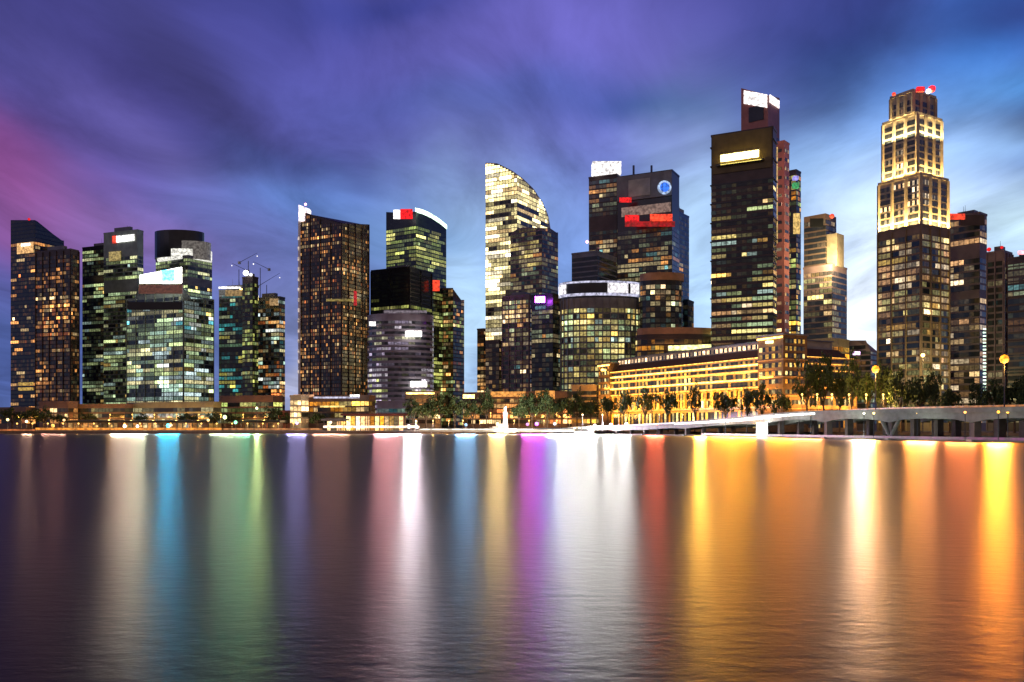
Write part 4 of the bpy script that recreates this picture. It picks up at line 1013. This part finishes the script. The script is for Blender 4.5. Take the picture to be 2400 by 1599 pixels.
# ------------------------------------------------------------------ sky
def world():
    w = bpy.data.worlds.new('World'); S.world = w; w.use_nodes = True; nt = w.node_tree; nt.nodes.clear()
    N = nt.nodes.new; Lk = nt.links.new
    def M(op, a, b=None, c=None):
        n = N('ShaderNodeMath'); n.operation = op
        for i, v in enumerate((a, b, c)):
            if v is None: continue
            if isinstance(v, (int, float)): n.inputs[i].default_value = v
            else: Lk(v, n.inputs[i])
        return n.outputs[0]
    tc = N('ShaderNodeTexCoord'); sp = N('ShaderNodeSeparateXYZ'); Lk(tc.outputs['Generated'], sp.inputs[0])
    x, y, z = sp.outputs
    # slow, stretched cloud noise on a flat layer overhead, used to ruffle every bank of cloud
    zz = M('MAXIMUM', z, .03); zz = M('ADD', zz, .10)
    cmb = N('ShaderNodeCombineXYZ'); Lk(M('DIVIDE', x, zz), cmb.inputs[0]); Lk(M('DIVIDE', y, zz), cmb.inputs[1])
    mp = N('ShaderNodeMapping'); Lk(cmb.outputs[0], mp.inputs[0]); mp.inputs['Rotation'].default_value = (0, 0, radians(24)); mp.inputs['Scale'].default_value = (1.3, .42, 1)
    n1 = N('ShaderNodeTexNoise'); Lk(mp.outputs[0], n1.inputs['Vector']); n1.inputs['Scale'].default_value = .9; n1.inputs['Detail'].default_value = 4; n1.inputs['Roughness'].default_value = .45
    n2 = N('ShaderNodeTexNoise'); Lk(tc.outputs['Generated'], n2.inputs['Vector']); n2.inputs['Scale'].default_value = 5; n2.inputs['Detail'].default_value = 4
    az = M('ARCTAN2', x, y); el = M('ARCSINE', z)
    d1 = M('MULTIPLY', M('SUBTRACT', n1.outputs['Fac'], .5), .15); d2 = M('MULTIPLY', M('SUBTRACT', n2.outputs['Fac'], .5), .13)
    az = M('ADD', az, M('ADD', d1, d2)); el = M('ADD', el, M('SUBTRACT', M('MULTIPLY', d1, .7), M('MULTIPLY', d2, .6)))
    rmp = N('ShaderNodeValToRGB'); Lk(M('DIVIDE', M('MAXIMUM', el, 0), 1.0), rmp.inputs[0]); cr = rmp.color_ramp
    base = [(0, (138, 165, 215)), (.10, (112, 145, 208)), (.20, (92, 118, 192)), (.30, (88, 98, 176)), (.42, (74, 78, 158)), (.60, (38, 42, 95)), (1, (16, 18, 45))]
    while len(cr.elements) < len(base): cr.elements.new(.5)
    for e, (p, c) in zip(cr.elements, base): e.position = p; e.color = lin(*c)+(1,)
    col = rmp.outputs[0]
    def blob(X, Y, sx, sy, rot, c, amp, k=1.0):
        nonlocal col
        a0 = atan((X-1200)/F); e0 = atan((HY-Y)/F*cos(a0)); s = 1/F
        t = radians(rot)                     # rot: degrees clockwise in the picture
        da = M('SUBTRACT', az, a0); de = M('SUBTRACT', el, e0)
        u = M('ADD', M('MULTIPLY', da, cos(t)/(sx*s)), M('MULTIPLY', de, -sin(t)/(sx*s)))
        v = M('ADD', M('MULTIPLY', da, sin(t)/(sy*s)), M('MULTIPLY', de, cos(t)/(sy*s)))
        r2 = M('ADD', M('MULTIPLY', u, u), M('MULTIPLY', v, v))
        f = M('MULTIPLY', M('EXPONENT', M('MULTIPLY', r2, -.9)), amp)
        mx = N('ShaderNodeMix'); mx.data_type = 'RGBA'; Lk(f, mx.inputs[0]); Lk(col, mx.inputs[6]); mx.inputs[7].default_value = lin(*c, k)+(1,)
        col = mx.outputs[2]
    B = [(-100, 500, 700, 330, 0, (92, 70, 148), .85), (0, 850, 600, 190, 0, (64, 84, 148), .85), (40, 30, 380, 130, 0, (52, 54, 112), .9), (350, 360, 330, 130, 35, (92, 82, 158), .7),
         (520, 215, 420, 85, 46, (60, 58, 114), .88), (760, 368, 260, 45, 6, (66, 78, 142), .85), (300, 120, 260, 60, 40, (66, 62, 128), .6),
         (10, 405, 260, 80, 32, (146, 68, 134), .85), (290, 510, 260, 70, 14, (136, 96, 164), .75), (480, 430, 260, 50, 30, (108, 100, 172), .6),
         (960, 0, 200, 36, 0, (30, 50, 128), .95), (800, 470, 260, 60, 0, (92, 128, 200), .7), (1340, 120, 420, 150, 0, (112, 106, 198), .9), (1450, 330, 260, 80, 0, (112, 118, 198), .6),
         (1330, 500, 190, 110, 0, (126, 150, 220), .75), (1600, 245, 260, 42, 0, (44, 72, 142), .95), (1150, 235, 260, 50, 0, (78, 98, 178), .6), (1970, 180, 190, 230, 28, (26, 52, 118), .95),
         (1760, 250, 90, 180, 20, (78, 88, 168), .4), (2260, 120, 220, 100, -40, (56, 126, 222), 1.0), (2150, 320, 150, 130, -30, (108, 160, 240), .95), (2380, 10, 200, 60, 0, (44, 62, 130), .9),
         (2350, 235, 120, 60, 0, (84, 156, 236), .95), (2375, 325, 150, 62, 0, (8, 34, 88), 1), (2240, 395, 110, 40, 0, (150, 195, 248), .8), (2350, 450, 130, 40, 20, (32, 76, 150), 1), (1940, 420, 230, 110, 0, (128, 180, 242), .95), (1960, 640, 260, 140, 0, (176, 214, 250), .95, 1.15),
         (2020, 770, 180, 250, 0, (240, 248, 255), 1.0, 1.5), (1640, 640, 120, 230, 0, (195, 228, 255), 1.0, 1.2), (1100, 740, 110, 240, 0, (190, 224, 250), 1.0, 1.15), (1500, 650, 900, 160, 0, (130, 170, 228), .4), (2350, 540, 140, 55, 0, (205, 236, 255), 1.0, 1.15), (690, 850, 90, 110, 0, (188, 190, 216), .7), (1000, 560, 160, 60, 0, (120, 165, 222), .6)]
    for b in B: blob(*b)
    m3 = N('ShaderNodeMapping'); Lk(cmb.outputs[0], m3.inputs[0]); m3.inputs['Rotation'].default_value = (0, 0, radians(24)); m3.inputs['Scale'].default_value = (1.9, .85, 1)
    n3 = N('ShaderNodeTexNoise'); Lk(m3.outputs[0], n3.inputs['Vector']); n3.inputs['Scale'].default_value = 1.1; n3.inputs['Detail'].default_value = 9; n3.inputs['Roughness'].default_value = .6; n3.inputs['Distortion'].default_value = 1.1
    sv = M('ADD', 1.0, M('MULTIPLY', M('SUBTRACT', n3.outputs['Fac'], .5), 1.5)); vm = N('ShaderNodeVectorMath'); vm.operation = 'SCALE'; Lk(col, vm.inputs[0]); Lk(sv, vm.inputs['Scale']); col = vm.outputs[0]
    # behind the viewer: warm grey sky, raised to brighten the facades
    bk = M('MULTIPLY', M('SUBTRACT', .25, y), .9); bk = M('MINIMUM', M('MAXIMUM', bk, 0), 1)
    mx = N('ShaderNodeMix'); mx.data_type = 'RGBA'; Lk(bk, mx.inputs[0]); Lk(col, mx.inputs[6]); mx.inputs[7].default_value = lin(128, 110, 116)+(1,); col = mx.outputs[2]
    sky = N('ShaderNodeTexSky'); sky.sky_type = 'NISHITA'; sky.sun_disc = False; sky.sun_elevation = radians(-3); sky.sun_rotation = radians(60)
    b1 = N('ShaderNodeBackground'); Lk(col, b1.inputs[0]); b1.inputs[1].default_value = SKY_K
    b2 = N('ShaderNodeBackground'); Lk(sky.outputs[0], b2.inputs[0]); b2.inputs[1].default_value = .05
    ad = N('ShaderNodeAddShader'); Lk(b1.outputs[0], ad.inputs[0]); Lk(b2.outputs[0], ad.inputs[1])
    o = N('ShaderNodeOutputWorld'); Lk(ad.outputs[0], o.inputs[0])
SKY_K = 1.0
world()
# weak violet fill added from the left behind the viewer to shape facades
s = bpy.data.lights.new('fill_sun', 'SUN'); s.energy = .06; s.angle = radians(15); s.color = (.85, .7, 1)
so = bpy.data.objects.new('fill_sun', s); C.objects.link(so); so.rotation_euler = (radians(70), 0, radians(-50))

cam = bpy.data.cameras.new('camera'); co = bpy.data.objects.new('camera', cam); C.objects.link(co); S.camera = co
co.location = (0, 0, CZ); co.rotation_euler = (radians(90), 0, 0)
cam.sensor_fit = 'HORIZONTAL'; cam.sensor_width = 36; cam.lens = 36*F/2400; cam.shift_y = (HY-799.5)/2400
cam.clip_start = .5; cam.clip_end = 20000
S.view_settings.view_transform = 'Standard'; S.view_settings.look = 'None'; S.view_settings.exposure = 0; S.view_settings.gamma = 1
cy = S.cycles
cy.use_denoising = True; cy.max_bounces = 4; cy.diffuse_bounces = 2; cy.glossy_bounces = 3; cy.use_light_tree = True
cy.sample_clamp_indirect = 0; cy.caustics_reflective = False; cy.blur_glossy = .5
